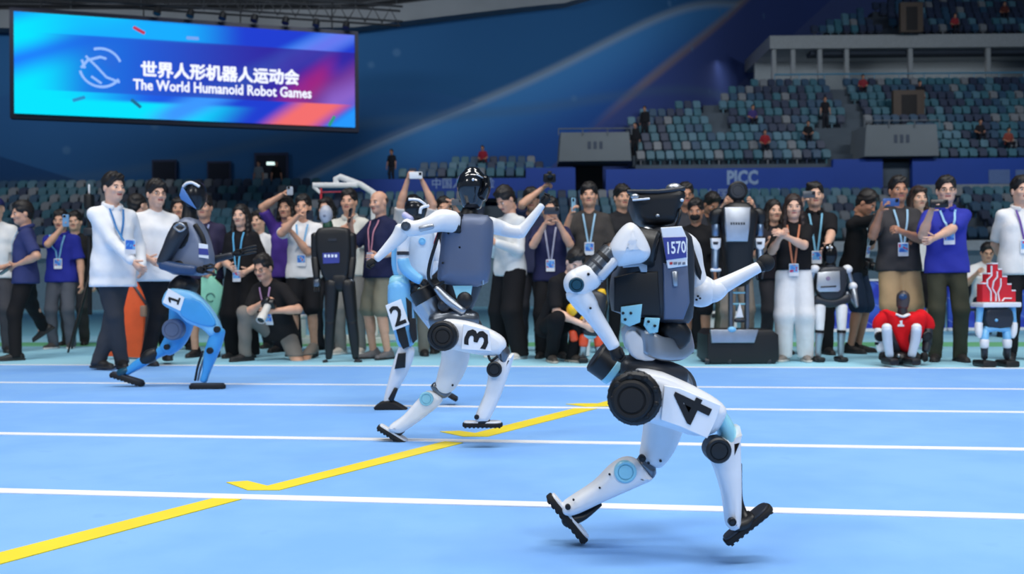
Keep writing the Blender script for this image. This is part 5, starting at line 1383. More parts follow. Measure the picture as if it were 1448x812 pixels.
# ------------------------------------------------------------------ standing robots among the crowd
def black_robot():
    r = Rb('slim black standing humanoid robot with a grey egg shaped head', 9.08, 475)
    for (a, b, k) in ((470, 465, -1), (492, 503, 1)):
        r.limb('thigh', [(a, 400, -0.02, 20, 24), ((a*0.7+b*0.3), 430, -0.02, 18, 22), (a*0.45+b*0.55, 455, -0.02, 15, 18)], BLK)
        r.limb('shin', [(a*0.45+b*0.55, 455, -0.02, 15, 18), (a*0.2+b*0.8, 480, 0, 14, 16), (b, 506, 0, 9, 10)], BLK)
        foot(r, (b-2, 511), (b+9 if k > 0 else b-8, 513), -0.03, 6, 0.09, white=False)
    r.limb('pelvis', [(474, 398, 0, 30, 26), (488, 398, 0, 30, 26)], BLK, e=3)
    t = r.plate('torso', [(447, 330), (460, 322), (486, 322), (497, 330), (496, 372), (490, 398), (462, 398), (452, 372)], 0, 0.17, BLK, r=0.04, k=2)
    r.plate('chest_logo', [(464, 337), (476, 337), (476, 341), (464, 341)], -0.088, 0.006, GRPH, t, r=0.001, seg=1); bb = r.plate('chest_bib', [(456, 358), (480, 357), (480, 372), (457, 373)], -0.090, 0.005, BIBB, t, r=0.001, seg=1)
    for q in (-8, -3, 2, 7): r.plate('bib_print', [(468+q-1.6, 360), (468+q+1.6, 360), (468+q+1.6, 364), (468+q-1.6, 364)], -0.094, 0.002, BIBW, bb, r=0.0004, seg=1)
    r.limb('neck', [(464, 325, 0, 16, 16), (463, 314, 0, 13, 13)], plastic((30, 74, 54)))
    hd = r.limb('head', [(462, 314, 0, 12, 16), (461, 306, 0, 18, 20), (461, 298, 0, 17, 20), (461, 293, 0, 11, 14)], plastic((178, 182, 192), 0.35), rnd=0.5); r.ball('face_sensor', 459, 305, -0.062, 2.5, 2.5, 2, plastic((120, 124, 140)), hd)
    for x, k in ((447, -1), (497, 1)):
        r.limb('upper_arm', [(x, 333, 0, 14, 16), (x+k*1, 350, 0, 12, 14), (x+k*1, 366, 0, 11, 12)], BLK); r.limb('forearm', [(x+k*1, 366, 0, 12, 13), (x, 380, -0.03, 11, 12), (x-k*1, 394, -0.05, 9, 10)], BLK)
        h_ = r.limb('hand', [(x-k*1, 396, -0.05, 9, 8), (x-k*1, 404, -0.05, 10, 8)], STEEL)
        for i in range(3): r.limb('finger', [(x-k*1-3+3*i, 406, -0.05, 2.6, 3), (x-k*1-3+3*i, 412, -0.06, 2.4, 2.6)], BLK, h_, n=6)
def wheeled_robot():
    r = Rb('tall wheeled robot with silver chest, round black head and two hanging arms', 8.45, 1043)
    b = r.plate('base', [(998, 512), (992, 506), (993, 472), (1000, 465), (1082, 465), (1091, 472), (1092, 506), (1086, 512)], 0.18, 0.48, BLK, r=0.02)
    r.plate('base_cover', [(1004, 466), (1072, 466), (1066, 485), (1006, 485)], -0.07, 0.05, metal((168, 176, 190), 0.4), b, r=0.012); r.ball('base_light', 1035, 466, -0.09, 6, 4, 4, LBLUE, b)
    for x in (1031, 1087, 1000): r.disc('wheel', x, 511, -0.03, 5, 0.04, GRPH, axis=(1, -0.2, 0))
    for x in (1033, 1056): r.limb('lift_column', [(x, 468, 0.05, 6, 10), (x, 390, 0.05, 6, 10)], STEEL, e=4, rnd=0)
    for y in (414, 430): r.limb('cross_bar', [(1033, y, 0.05, 3, 6), (1056, y, 0.05, 3, 6)], C_SHELL)
    r.plate('pennant', [(1046, 428), (1051, 449), (1040, 449)], 0.0, 0.02, W_SHELL, r=0.003); r.limb('pennant_foot', [(1040, 453, 0, 6, 8), (1052, 453, 0, 6, 8)], GRPH)
    t = r.limb('torso', [(1043, 396, 0, 34, 34), (1043, 370, 0, 38, 38), (1043, 340, 0, 44, 44), (1043, 305, 0, 54, 48), (1043, 297, 0, 44, 40)], BLK, e=3.5)
    c = r.plate('chest_shell', [(1024, 293), (1061, 293), (1060, 320), (1057, 342), (1027, 342), (1025, 320)], -0.15, 0.05, metal((196, 202, 212), 0.38), t, r=0.018)
    for q in range(6): r.plate('chest_lettering', [(1033+q*3.6, 314.5), (1035.4+q*3.6, 314.5), (1035.4+q*3.6, 318), (1033+q*3.6, 318)], -0.1765, 0.002, GRPH, c, r=0.0004, seg=1)
    r.cyl('neck', (1043, 294, 0), (1043, 282, 0), 6, BLK); hd = r.disc('head', 1043, 270, -0.01, 13.5, 0.09, BLK, rim=0.2); r.disc('face_ring', 1043, 270, -0.056, 11, 0.01, GRPH, hd)
    for k in (-1, 1):
        x = 1043+k*31
        r.limb('shoulder', [(1043+k*24, 302, 0, 16, 20), (x, 304, 0, 18, 22), (x+k*1, 314, 0, 15, 18)], BLK); r.limb('upper_arm', [(x, 318, 0, 11, 13), (x, 332, 0, 11, 13)], metal((126, 150, 180), 0.35))
        j = r.plate('elbow', [(x-7, 337), (x+7, 337), (x+6, 350), (x+2, 354), (x-2, 354), (x-6, 350)], -0.01, 0.07, W_SHELL, r=0.012); r.plate('elbow_slot', [(x-4, 342), (x+4, 342), (x+3, 346), (x-3, 346)], -0.046, 0.006, GRPH, j, r=0.001, seg=1)
        r.limb('forearm', [(x, 354, 0, 11, 12), (x+k, 368, -0.03, 10, 11), (x+k, 380, -0.04, 10, 11)], metal((126, 150, 180), 0.35))
        g_ = r.limb('gripper', [(x-6, 382, -0.05, 5, 8), (x+6, 382, -0.05, 5, 8)], W_SHELL)
        for q in (-5, 5): r.limb('gripper_finger', [(x+q, 384, -0.05, 4, 5), (x+q*0.7, 394, -0.06, 3, 4)], GRPH, g_, n=8)
def grey_robot():
    r = Rb('small grey humanoid robot with black head and rectangular silver chest', 8.62, 1178)
    for x, xf in ((1159, 1157), (1190, 1189)):
        r.limb('thigh', [(x, 434, 0, 16, 16), (x, 450, -0.02, 14, 14), (x, 468, -0.03, 11, 11)], W_SHELL); r.limb('knee_band', [(x, 467, -0.03, 12, 12), (x-0.3, 471, -0.03, 12, 12)], BLK, rnd=0)
        r.limb('shin', [(x, 471, -0.03, 11, 11), (xf, 490, -0.01, 9, 9), (xf, 503, 0, 8, 8)], SILV); foot(r, (xf-1, 507), (xf-2, 511), -0.06, 6, 0.09, white=False)
        add('foot_block', rbox(r.p(xf, 508, -0.03), (0.075, 0.045, 0.20), 0.015), BLK, r.r)
    r.limb('hip_bar', [(1154, 424, 0, 14, 16), (1175, 428, 0, 14, 18), (1198, 422, 0, 14, 16)], GRPH); r.limb('side_bracket', [(1196, 415, 0, 8, 10), (1208, 428, 0, 7, 9), (1211, 434, 0, 5, 7)], STEEL)
    t = r.plate('torso', [(1155, 386), (1162, 378), (1190, 378), (1195, 388), (1192, 414), (1182, 424), (1164, 424), (1155, 414)], 0, 0.14, GRPH, r=0.03, k=2)
    c = r.plate('chest_panel', [(1156, 385), (1187, 383), (1188, 410), (1185, 413), (1158, 413), (1155, 409)], -0.075, 0.03, metal((206, 210, 216), 0.35), t, r=0.01); r.disc('chest_logo', 1171, 394, -0.092, 3, 0.004, plastic((150, 130, 160)), c); r.limb('chest_slot', [(1161, 406, -0.091, 2.4, 2), (1182, 405, -0.091, 2.4, 2)], GRPH, c)
    r.limb('neck', [(1173, 380, 0, 14, 14), (1173, 372, 0, 11, 12)], GRPH); hd = r.limb('head', [(1173, 372, 0, 16, 18), (1173, 362, 0, 20, 21), (1173, 352, 0, 18, 19), (1173, 347, 0, 11, 12)], plastic((14, 15, 18), 0.15), rnd=0.5)
    for x in (1170, 1176): r.ball('eye_light', x, 350, -0.06, 1.6, 1.6, 1, W_SHELL, hd)
    for k, x in ((1, 1198), (-1, 1152)):
        s_ = r.ball('shoulder', x, 381, 0, 7, 6.5, 7, W_SHELL); r.limb('upper_arm', [(x+k*1, 384, 0, 8, 9), (x+k*5, 398, 0.02, 7, 8), (x+k*7, 404, 0.02, 8, 8)], SILV); r.ball('elbow', x+k*8, 405, 0.0, 6, 6, 6, W_SHELL); r.limb('forearm', [(x+k*8, 406, 0, 9, 9), (x+k*11, 420, -0.03, 7, 7), (x+k*14, 433, -0.05, 4, 4)], SILV)
def red_robot():
    r = Rb('small robot in a red football shirt squatting with knees up', 8.2, 1277)
    RED = cloth((222, 24, 34))
    t = r.plate('shirt', [(1247, 440), (1262, 441), (1270, 446), (1283, 446), (1292, 441), (1306, 446), (1302, 470), (1292, 494), (1280, 498), (1270, 494), (1260, 478), (1252, 460)], 0, 0.20, RED, r=0.05, k=2, label='bright red football shirt')
    r.plate('shirt_emblem', [(1272, 454), (1276, 453), (1276, 459), (1279, 460), (1278, 462), (1269, 462), (1270, 459), (1273, 458)], -0.104, 0.004, BIBW, t, r=0.001, seg=1); r.limb('neckline', [(1267, 445, -0.075, 4, 10), (1276, 448, -0.09, 4, 10), (1284, 445, -0.075, 4, 10)], W_SHELL, t)
    r.limb('neck', [(1276, 444, 0, 13, 14), (1276, 434, 0, 12, 13)], GRPH); hd = r.limb('head', [(1276, 434, 0, 15, 17), (1277, 424, 0, 17, 19), (1277, 416, 0, 15, 17), (1277, 413, 0, 9, 11)], mat('head_bronze', (70, 62, 62), 0.35), rnd=0.5); r.ball('face_ring', 1277, 420, -0.05, 6, 4.5, 3, plastic((40, 70, 110), 0.2), hd)
    for k, x in ((-1, 1246), (1, 1309)):
        r.limb('sleeve', [(x-k*10, 447, 0, 22, 26), (x, 455, 0, 20, 22), (x+k*3, 463, 0, 18, 20)], RED)
        r.limb('forearm', [(x+k*3, 466, -0.02, 13, 13), (x+k*2, 482, -0.05, 12, 12), (x, 496, -0.07, 10, 10)], W_SHELL if k < 0 else GRPH); r.limb('wrist_band', [(x+k*2, 484, -0.05, 13, 13), (x+k*2, 488, -0.05, 13, 13)], BLK, rnd=0)
        r.disc('joint_disc', x+k*2, 476, -0.09, 7, 0.03, BLK); fist(r, x+k*-2, 504, -0.1, 6, (0, -1))
        xl = 1254 if k < 0 else 1296; xf = 1258 if k < 0 else 1289
        r.limb('shin', [(xl, 466, -0.22, 13, 14), (xl*0.7+xf*0.3, 484, -0.22, 12, 13), (xf, 503, -0.22, 10, 11)], mat('shin_blue_grey', (196, 210, 226), 0.35)); r.ball('knee', xl, 463, -0.21, 6.5, 5.5, 7, W_SHELL)
        r.limb('thigh', [(xl, 464, -0.20, 12, 13), (xl*0.6+1277*0.4, 488, -0.05, 13, 14), (1277+k*6, 500, 0.03, 14, 14)], GRPH); add('foot', rbox(r.p(xf, 511, -0.24), (0.085, 0.06, 0.21), 0.02), BLK, r.r)
    b = r.ball('hip_block', 1272, 506, -0.05, 14, 9, 16, BLK); r.ball('hip_light', 1271, 503, -0.16, 2.5, 2.5, 2, SILV, b)
def crown_robot():
    r = Rb('small pale blue robot carrying a red and white layered crown', 7.95, 1409)
    RED = plastic((214, 30, 44), 0.5)
    cr = r.plate('crown', [(1385, 427), (1385, 402), (1393, 398), (1393, 388), (1399, 386), (1399, 374), (1407, 373), (1407, 380), (1413, 382), (1413, 392), (1420, 390), (1420, 402), (1426, 402), (1426, 410), (1432, 412), (1432, 427)], 0, 0.10, RED, r=0.004, seg=1, label='stepped red crown with white line pattern')
    for pl in ([(1401, 426), (1401, 412), (1396, 404), (1396, 396), (1402, 390), (1402, 376)], [(1408, 426), (1408, 416), (1403, 408), (1405, 398), (1410, 392), (1410, 384)], [(1413, 426), (1411, 414), (1415, 404), (1415, 394)], [(1417, 426), (1420, 422), (1430, 422)]):
        r.limb('crown_line', [(x, y, -0.055, 1.9, 3) for x, y in pl], W_SHELL, cr, n=6, e=3, rnd=0.2)
    for a, b_, y in ((1385, 1393, 401), (1393, 1399, 387), (1399, 1407, 373), (1407, 1413, 381), (1413, 1420, 391), (1420, 1426, 402), (1426, 1432, 411)):
        add('crown_edge', rbox(r.p((a+b_)/2, y, 0), ((b_-a)*r.m, 0.012, 0.105), 0.003), W_SHELL, cr)
    add('tray', rbox(r.p(1408, 431, 0), (54*r.m, 7*r.m, 0.22), 0.01), W_SHELL, r.r)
    t = r.plate('torso', [(1390, 440), (1400, 436), (1420, 436), (1428, 441), (1426, 462), (1394, 462)], 0, 0.12, GRPH, r=0.02, k=2); r.ball('chest_light', 1409, 453, -0.065, 2.2, 2.2, 2, LBLUE, t)
    r.limb('waist', [(1394, 466, 0, 10, 14), (1408, 464, 0, 10, 16), (1424, 466, 0, 10, 14)], LBLUE)
    for k, x in ((-1, 1384), (1, 1433)):
        r.limb('upper_arm', [(x-k*2, 436, 0, 9, 11), (x-k*1, 448, 0, 8, 10), (x, 456, 0, 8, 9)], LBLUE); r.limb('forearm', [(x, 458, 0, 10, 11), (x, 470, -0.02, 9, 10), (x-k, 477, -0.03, 5, 6)], W_SHELL)
        xl = 1408+k*15
        r.limb('thigh', [(xl, 468, 0, 10, 12), (xl+k, 480, -0.03, 10, 11)], LBLUE); r.limb('knee', [(xl+k, 482, -0.03, 12, 13), (xl+k, 490, -0.03, 11, 12)], W_SHELL); r.limb('shin', [(xl+k, 492, -0.02, 9, 10), (xl+k, 506, 0, 8, 9)], GRPH); add('foot', rbox(r.p(xl+k, 514, -0.03), (0.12, 0.055, 0.20), 0.015), BLK, r.r)
def yellow_robot():
    r = Rb('small yellow and orange toy like robot held by the crouching helper', 8.75, 836, zb=0.0)
    YEL = plastic((250, 200, 40), 0.4); ORG_ = plastic((232, 84, 48), 0.4)
    r.ball('head', 811, 438, -0.05, 10, 10, 10, YEL); r.limb('torso', [(836, 470, 0, 28, 26), (838, 452, 0, 30, 26), (842, 432, 0, 30, 26), (846, 418, 0, 26, 22)], GRPH, e=3)
    r.limb('arm', [(850, 412, 0, 12, 12), (853, 425, 0, 11, 11), (850, 438, -0.03, 10, 10)], YEL); r.limb('arm', [(818, 449, -0.06, 9, 9), (828, 447, -0.08, 9, 9), (838, 444, -0.08, 8, 8)], YEL)
    r.limb('waist_band', [(826, 476, -0.02, 10, 14), (842, 474, -0.02, 10, 14)], C_SHELL)
    for a, b_ in ((826, 824), (846, 848)):
        r.limb('thigh', [(a, 476, -0.02, 14, 14), ((a+b_)/2, 488, -0.03, 13, 13)], ORG_); r.limb('shin', [((a+b_)/2, 490, -0.03, 10, 10), (b_, 503, 0, 10, 10)], SILV); add('foot', rbox(r.p(b_, 509, -0.03), (0.09, 0.05, 0.18), 0.015), BLK, r.r)
    r.limb('hip_joint', [(810, 470, -0.02, 12, 12), (812, 480, -0.02, 12, 12)], ORG_)
black_robot(); wheeled_robot(); grey_robot(); red_robot(); crown_robot(); yellow_robot()

# ------------------------------------------------------------------ the crowd
NAVY = (40, 46, 92); LB = (110, 185, 228)
TAN = (220, 168, 140); BRN = (192, 138, 110)
def near_hand(p, s, d=0.05):
    w = p['W'][s]; return w+unit(w-p['E'][s])*d*p['h']
person('person with dark cap and white shirt beside the man with the tablet', -5, 280, Y=11.0, yaw=20, hair='cap', hairc=(34, 38, 92), shirt=(232, 232, 232), low=(70, 70, 76))
a = person('man in navy polo and black trousers walking with a tablet', 37, 287, 508, yaw=-62, head=(-18, 8, 0), shirt=(56, 64, 112), collar=True, low=(28, 28, 31), RH=(4, 378, 0.0), LH=(24, 375, -0.16), feet=[(72, 500), (22, 510)], lanyard=(90, 172, 222), badge=0.60, fat=1.12, skinc=TAN)
phone('dark tablet held flat by the man in navy polo', P(9, 382, a['B'][1]-0.14), n=(-0.55, -0.2, 0.8), up=(0.3, -1, 0), w=0.17, h=0.24, rgb=(46, 54, 74), cat='tablet')
a = person('man in royal blue polo and grey trousers raising a hand to his face', 88, 299, 493, yaw=8, head=(0, 5, 0), shirt=(46, 54, 156), collar=True, low=(88, 92, 102), RH=(88, 322, -0.22), RE=(1, -0.3, -1), lanyard=(130, 190, 230), badge=0.62, shoes=(70, 66, 66), sole=(220, 220, 220), skinc=TAN)
phone('pale blue phone in the hand of the man in royal blue polo', P(93, 312, a['B'][1]-0.26), n=(0.5, -1, 0), rgb=(120, 170, 220))
person('person in black T-shirt standing behind the royal blue polo', 107, 301, Y=12.6, yaw=10, shirt=(34, 34, 36), low=(60, 60, 64))
person('man in long-sleeved white shirt and dark grey trousers following the blue robot', 161, 247, 524, yaw=48, head=(-8, 2, 0), shirt=(242, 244, 248), sleeve='long', collar=True, untuck=0.43, low=(62, 64, 70), RH=(190, 373, -0.20), RE=(0.4, -0.8, -1), LH=(200, 376, 0.12), feet=[(172, 522), (140, 523)], lanyard=(70, 130, 190), badge=0.63, shoes=(26, 26, 28))
person('man with glasses in white T-shirt and black trousers following the blue robot', 222, 257, 517, yaw=38, head=(-6, 0, 0), hair='fringe', glasses=True, shirt=(244, 244, 246), low=(34, 34, 37), RH=(210, 366, -0.22), RE=(0.5, -1, -0.6), fat=1.22, untuck=0.46, shoes=(40, 40, 44), feet=[(238, 514), (208, 517)])
person('person in navy shirt half hidden between the two men in white', 194, 275, Y=10.3, yaw=150, shirt=(44, 52, 100), low=(50, 50, 56), hair='crop')
person('woman with dark bob hair peering past the head of the blue robot', 254, 281, Y=11.3, yaw=15, female=True, hair='bob', shirt=(46, 44, 60), low=(40, 40, 44), skinc=TAN)
person('person in dark T-shirt standing behind the blue robot', 290, 278, Y=10.0, yaw=5, LH=(301, 384, -0.12), lc=1.0, shirt=(54, 50, 76), low=(46, 44, 44), legs='shorts', lanyard=(150, 160, 200), badge=0.64, skinc=TAN)
person('woman with long hair in all black holding a badge', 343, 291, 506, yaw=-8, head=(-4, 0, 0), female=True, hair='long', shirt=(26, 26, 30), low=(22, 22, 25), wide=1.5, lanyard=(100, 178, 222), badge=0.54, RH=(326, 378, -0.22), LH=(352, 382, -0.2), untuck=0.5)
person('person in white T-shirt behind the woman in all black', 368, 300, Y=11.5, yaw=-20, shirt=(236, 236, 240), low=(40, 40, 44))
a = person('photographer with glasses crouching in black T-shirt and grey trousers', 394, 372, base=G(392, 509), height=1.74, yaw=-22, pelvis=(0, -0.03, 0.165), lean=20, head=(-4, 8, 0), glasses=True, hair='short', shirt=(34, 33, 35), low=(128, 122, 116), RH=(372, 428, -0.34), LH=(385, 440, -0.40), RE=(0.9, 0.2, -1), LE=(-0.9, 0.3, -1), rc=0.9, lc=0.9,
       feet=[('l', 0.13, 0.13, 0.045), ('l', -0.11, -0.20, 0.05)], knees=[(0.25, 1, 0.8), (-0.2, 1, -0.25)], untuck=0.49, skinc=TAN, lanyard=(190, 150, 190), badge=0.64)
def slr(label, c, aim, white=False, L=0.16):
    c = np.array(c, float); d = unit(aim); u = unit(np.array((0, 0, 1.0))-d*d[2]); r = np.cross(d, u)
    rt = root('photo_camera', tuple(c), label, 'camera')
    add('camera_body', rbox(c, (0.14, 0.10, 0.06), 0.018, axes=(r, u, d)), plastic((22, 22, 25)), rt); add('viewfinder', rbox(c+u*0.062, (0.05, 0.035, 0.055), 0.012, axes=(r, u, d)), plastic((22, 22, 25)), rt)
    l_ = add('lens_barrel', lathe([(0.01, 0.02), (0.036, 0.02), (0.036, L*0.6), (0.044, L*0.65), (0.044, L), (0.038, L), (0.036, L-0.01), (0.005, L-0.012)], c, d, 20), plastic((222, 220, 214)) if white else plastic((26, 26, 29)), rt)
    add('lens_glass', lathe([(0.002, L-0.011), (0.036, L-0.009), (0.036, L-0.013), (0.002, L-0.014)], c, d, 16), mat('lens_glass', (8, 10, 16), 0.05), l_)
slr('camera with long white lens held by the crouching photographer', P(380, 430, a['B'][1]-0.42), (-0.12, -0.6, -0.55), True, 0.24)
add_bag = None
a = person('woman with wavy hair raising a phone high above the crouching photographer', 406, 280, Y=10.7, yaw=-6, female=True, hair='bob', shirt=(84, 60, 150), low=(46, 46, 54), RH=(398, 276, -0.14), RE=(1, 0.1, -0.2), LH=(420, 322, -0.3), rc=0.9, skinc=TAN)
phone('silver phone raised high by the woman with wavy hair', P(410, 270, a['B'][1]-0.2), n=(0.3, -1, 0), rgb=(176, 186, 200), w=0.07, h=0.10)
a = person('man in white T-shirt and black shorts holding a black phone to his face', 430, 278, Y=10.1, yaw=0, glasses=False, shirt=(240, 240, 242), low=(34, 34, 38), legs='shorts', RH=(421, 306, -0.34), LH=(414, 330, -0.22), RE=(1, 0.2, -1), rc=0.9, lanyard=(120, 180, 226), badge=0.60, shoes=(150, 150, 152), skinc=TAN)
phone('black phone held up by the man in white T-shirt and black shorts', P(438, 304, a['B'][1]-0.42), rgb=(34, 40, 54), w=0.075, h=0.10)
person('person with dark bob hair behind the slim black robot', 463, 281, Y=11.0, yaw=-10, female=True, hair='bob', shirt=(200, 200, 204), low=(60, 60, 66))
a = person('man in pale grey polo showing a hand sign behind the slim black robot', 495, 270, Y=10.2, yaw=-6, shirt=(216, 216, 208), collar=True, low=(136, 134, 130), RH=(486, 322, -0.34), RE=(1, 0.2, -1), rc=0.2, untuck=0.48, shoes=(206, 200, 190), sole=(230, 230, 226), skinc=TAN)
a = person('bald man in navy T-shirt and camouflage shorts pointing a phone sideways', 540, 270, 508, yaw=-42, head=(-8, 6, 0), hair='bald', hairc=(60, 52, 50), shirt=(38, 42, 74), low=(134, 130, 112), legs='shorts', RH=(496, 320, -0.10), RE=(0.5, 0.2, -1), LH=(538, 362, -0.3), fat=1.18, lanyard=(214, 150, 170), badge=0.60, shoes=(104, 104, 108), skinc=TAN, feet=[(528, 507), (548, 508)])
phone('dark phone held out by the bald man', near_hand(a, 1, 0.075), n=(-0.8, -0.5, 0.2), rgb=(40, 44, 54))
a = person('person holding a white phone high with both hands behind runner 2', 585, 279, Y=9.9, yaw=0, shirt=(214, 214, 216), low=(130, 126, 118), RH=(576, 256, -0.12), LH=(598, 258, -0.12), RE=(1, 0.1, -0.5), LE=(-1, 0.1, -0.5), rc=0.9, lc=0.9, skinc=TAN)
phone('white phone lifted overhead behind runner 2', P(588, 248, a['B'][1]-0.2), rgb=(232, 236, 240), landscape=True, w=0.075, h=0.14)
a = person('person filming with a phone beside the black helmet of runner 3', 628, 281, Y=10.3, yaw=8, shirt=(60, 60, 66), low=(46, 46, 50), RH=(632, 292, -0.3), LH=(644, 296, -0.3), RE=(1, 0.2, -1), rc=0.9, skinc=TAN)
phone('grey phone held beside the black helmet of runner 3', P(646, 286, a['B'][1]-0.38), rgb=(90, 96, 104), landscape=True, w=0.07, h=0.12)
a = person('young man in pale long-sleeved top and wide black trousers looking down at his phone', 722, 266, 507, yaw=-48, head=(0, 34, 0), hair='short', shirt=(222, 224, 224), sleeve='long', low=(27, 27, 30), wide=1.45, RH=(694, 336, -0.08), LH=(702, 344, -0.30), LE=(-0.3, -0.9, -0.8), lc=0.8, rc=0.8, shoes=(214, 212, 208), sole=(230, 230, 230), feet=[(708, 505), (735, 508)], skinc=TAN)
phone('dark phone in the hands of the young man looking down', P(690, 332, a['B'][1]-0.26), n=(-0.4, -0.3, 0.7), rgb=(64, 58, 62))
a = person('person lifting one arm with a small black camera behind the young man looking down', 752, 268, Y=10.5, yaw=0, shirt=(52, 56, 84), low=(40, 40, 46), RH=(765, 268, -0.15), RE=(1, 0, -1), rc=0.9, skinc=TAN)
slr('small black camera lifted above the crowd beside the young man looking down', P(777, 252, a['B'][1]-0.2), (0.1, -1, -0.1), False, 0.06)
a = person('person in navy T-shirt with white badge filming with a phone in both hands', 779, 282, Y=9.4, yaw=-4, shirt=(42, 44, 78), low=(30, 30, 33), wide=1.2, RH=(770, 318, -0.32), LH=(790, 316, -0.32), RE=(0.5, 0, -1), LE=(-0.5, 0, -1), rc=0.9, lc=0.9, lanyard=(170, 170, 190), badge=0.585, skinc=TAN)
phone('dark phone held level by the person in navy T-shirt', P(780, 298, a['B'][1]-0.40), rgb=(52, 56, 66), landscape=True)
a = person('smiling man in charcoal T-shirt with pale lanyard raising a light blue phone', 834, 261, Y=10.1, yaw=-6, head=(0, -4, 0), hair='fringe', shirt=(72, 68, 66), low=(44, 44, 48), RH=(806, 306, -0.22), RE=(0.4, 0, -1), rc=0.7, lanyard=(160, 200, 228), badge=0.62, skinc=TAN)
phone('light blue phone raised by the smiling man in charcoal T-shirt', near_hand(a, 1, 0.07), n=(0.8, -0.6, 0), rgb=(150, 205, 235))
a = person('helper in black T-shirt crouching to steady the small yellow robot', 786, 380, base=G(786, 511), height=1.72, yaw=22, pelvis=(0.0, -0.05, 0.19), lean=22, twist=-25, head=(30, 25, 0), shirt=(28, 28, 31), low=(24, 24, 27), RH=(822, 458, -0.30), LH=(834, 446, -0.22), RE=(0.7, -0.2, -1), LE=(-1, -0.2, -0.4), feet=[('l', 0.05, 0.05, 0.045), ('l', -0.06, 0.10, 0.045)], knees=[(0.15, 1, 0.9), (-0.1, 1, 0.9)], shoes=(60, 56, 52), sole=(180, 170, 160), skinc=(236, 194, 172))
person('man in dark shirt peering past the left of runner 4', 880, 264, Y=10.8, yaw=12, hair='fringe', shirt=(46, 46, 50), low=(38, 38, 42), skinc=TAN)
person('person in black T-shirt with small chest print beside runner 4', 985, 284, Y=9.8, yaw=-18, head=(0, 8, 0), shirt=(30, 30, 33), low=(36, 36, 40), legs='shorts', RH=('l', 0.13, 0.05, 0.47), LH=(1012, 400, -0.1), mask=(40, 40, 44), skinc=BRN)
person('man with glasses standing at the back behind the head of runner 4', 970, 261, Y=10.6, yaw=0, glasses=True, shirt=(60, 62, 70), low=(40, 40, 44), skinc=BRN)
person('person resting both hands on the shoulders of the wheeled robot', 1040, 270, Y=9.25, yaw=0, head=(0, 6, 0), shirt=(30, 30, 34), low=(156, 146, 136), RH=(1024, 291, -0.50), LH=(1064, 291, -0.50), RE=(1, 0, -0.3), LE=(-1, 0, -0.3), skinc=(222, 172, 142))
person('person with bowed head beside the person behind the wheeled robot', 1004, 275, Y=11.4, yaw=20, head=(0, 30, 0), shirt=(40, 40, 44), low=(130, 126, 120), skinc=BRN)
a = person('woman in dark top looking past the long-haired woman in white trousers', 1094, 284, Y=9.7, yaw=6, female=True, hair='long', shirt=(44, 42, 50), low=(60, 60, 66), RH=(1090, 342, -0.28), LH=(1098, 345, -0.28))
a = person('long-haired woman in black T-shirt and wide white trousers clasping her hands', 1124, 277, 511, yaw=-18, head=(-6, 2, 0), female=True, hair='long', hairc=(48, 34, 30), shirt=(27, 27, 30), low=(234, 234, 236), wide=1.36, RH=(1103, 336, -0.30), LH=(1110, 334, -0.32), LE=(-0.7, 0, -1), lanyard=(190, 120, 90), badge=0.555, untuck=0.555, shoes=(140, 132, 126), sole=(215, 212, 206))
a = person('man in black shirt with pale blue lanyard holding a phone to his eyes', 1153, 260, Y=9.6, yaw=-12, hair='swept', shirt=(30, 30, 34), collar=True, low=(30, 30, 33), RH=(1134, 288, -0.30), RE=(0.4, 0, -1), LH=(1168, 356, -0.55), LE=(-0.6, 0, -1), rc=0.9, lanyard=(130, 190, 220), badge=0.57)
phone('grey phone at the eyes of the man in black shirt', P(1144, 275, a['B'][1]-0.38), rgb=(80, 88, 98), landscape=True, w=0.07, h=0.13)
a = person('man in black T-shirt and dark denim shorts bending over his camera strap', 1208, 271, 499, yaw=48, lean=8, head=(0, 30, 0), shirt=(28, 28, 31), low=(42, 56, 78), legs='shorts', wide=1.1, RH=(1240, 312, -0.12), RE=(0.7, 0.6, 0), LH=(1238, 318, 0.1), lanyard=(190, 205, 214), badge=0.64, shoes=(26, 26, 28), skinc=BRN)
slr('small black camera hanging at the waist of the man in denim shorts', P(1229, 376, a['B'][1]-0.2), (0.7, -0.7, -0.2), False, 0.07)
a = person('man in charcoal T-shirt and khaki shorts filming with a blue phone', 1272, 252, 507, yaw=-6, hair='short', shirt=(66, 65, 68), low=(184, 156, 120), legs='shorts', wide=1.15, RH=(1245, 300, -0.30), RE=(0.35, 0, -1), LH=(1276, 328, -0.3), LE=(-0.8, 0, -1), rc=0.8, lc=1.0, lanyard=(165, 205, 232), badge=0.605, fat=1.12, shoes=(50, 50, 54), skinc=BRN)
phone('blue phone held sideways by the man in khaki shorts', P(1260, 286, a['B'][1]-0.38), rgb=(60, 96, 160), landscape=True)
person('woman with brown bob hair and white top between the two filming men', 1299, 265, Y=10.2, yaw=-10, head=(-10, 0, 0), female=True, hair='bob', hairc=(52, 34, 28), shirt=(226, 226, 224), low=(32, 32, 36), legs='shorts')
a = person('man with glasses in royal blue polo and olive trousers filming with a black phone', 1340, 252, 511, yaw=-16, hair='short', glasses=True, shirt=(54, 62, 170), collar=True, low=(64, 66, 54), RH=(1316, 300, -0.30), RE=(0.3, 0, -1), LH=(1320, 338, -0.34), LE=(-0.6, 0.1, -1), rc=0.9, lanyard=(160, 205, 235), badge=0.675, shoes=(40, 38, 38))
phone('black phone held up by the man in royal blue polo and olive trousers', P(1328, 288, a['B'][1]-0.40), n=(-0.2, -1, 0), rgb=(24, 26, 32), landscape=True)
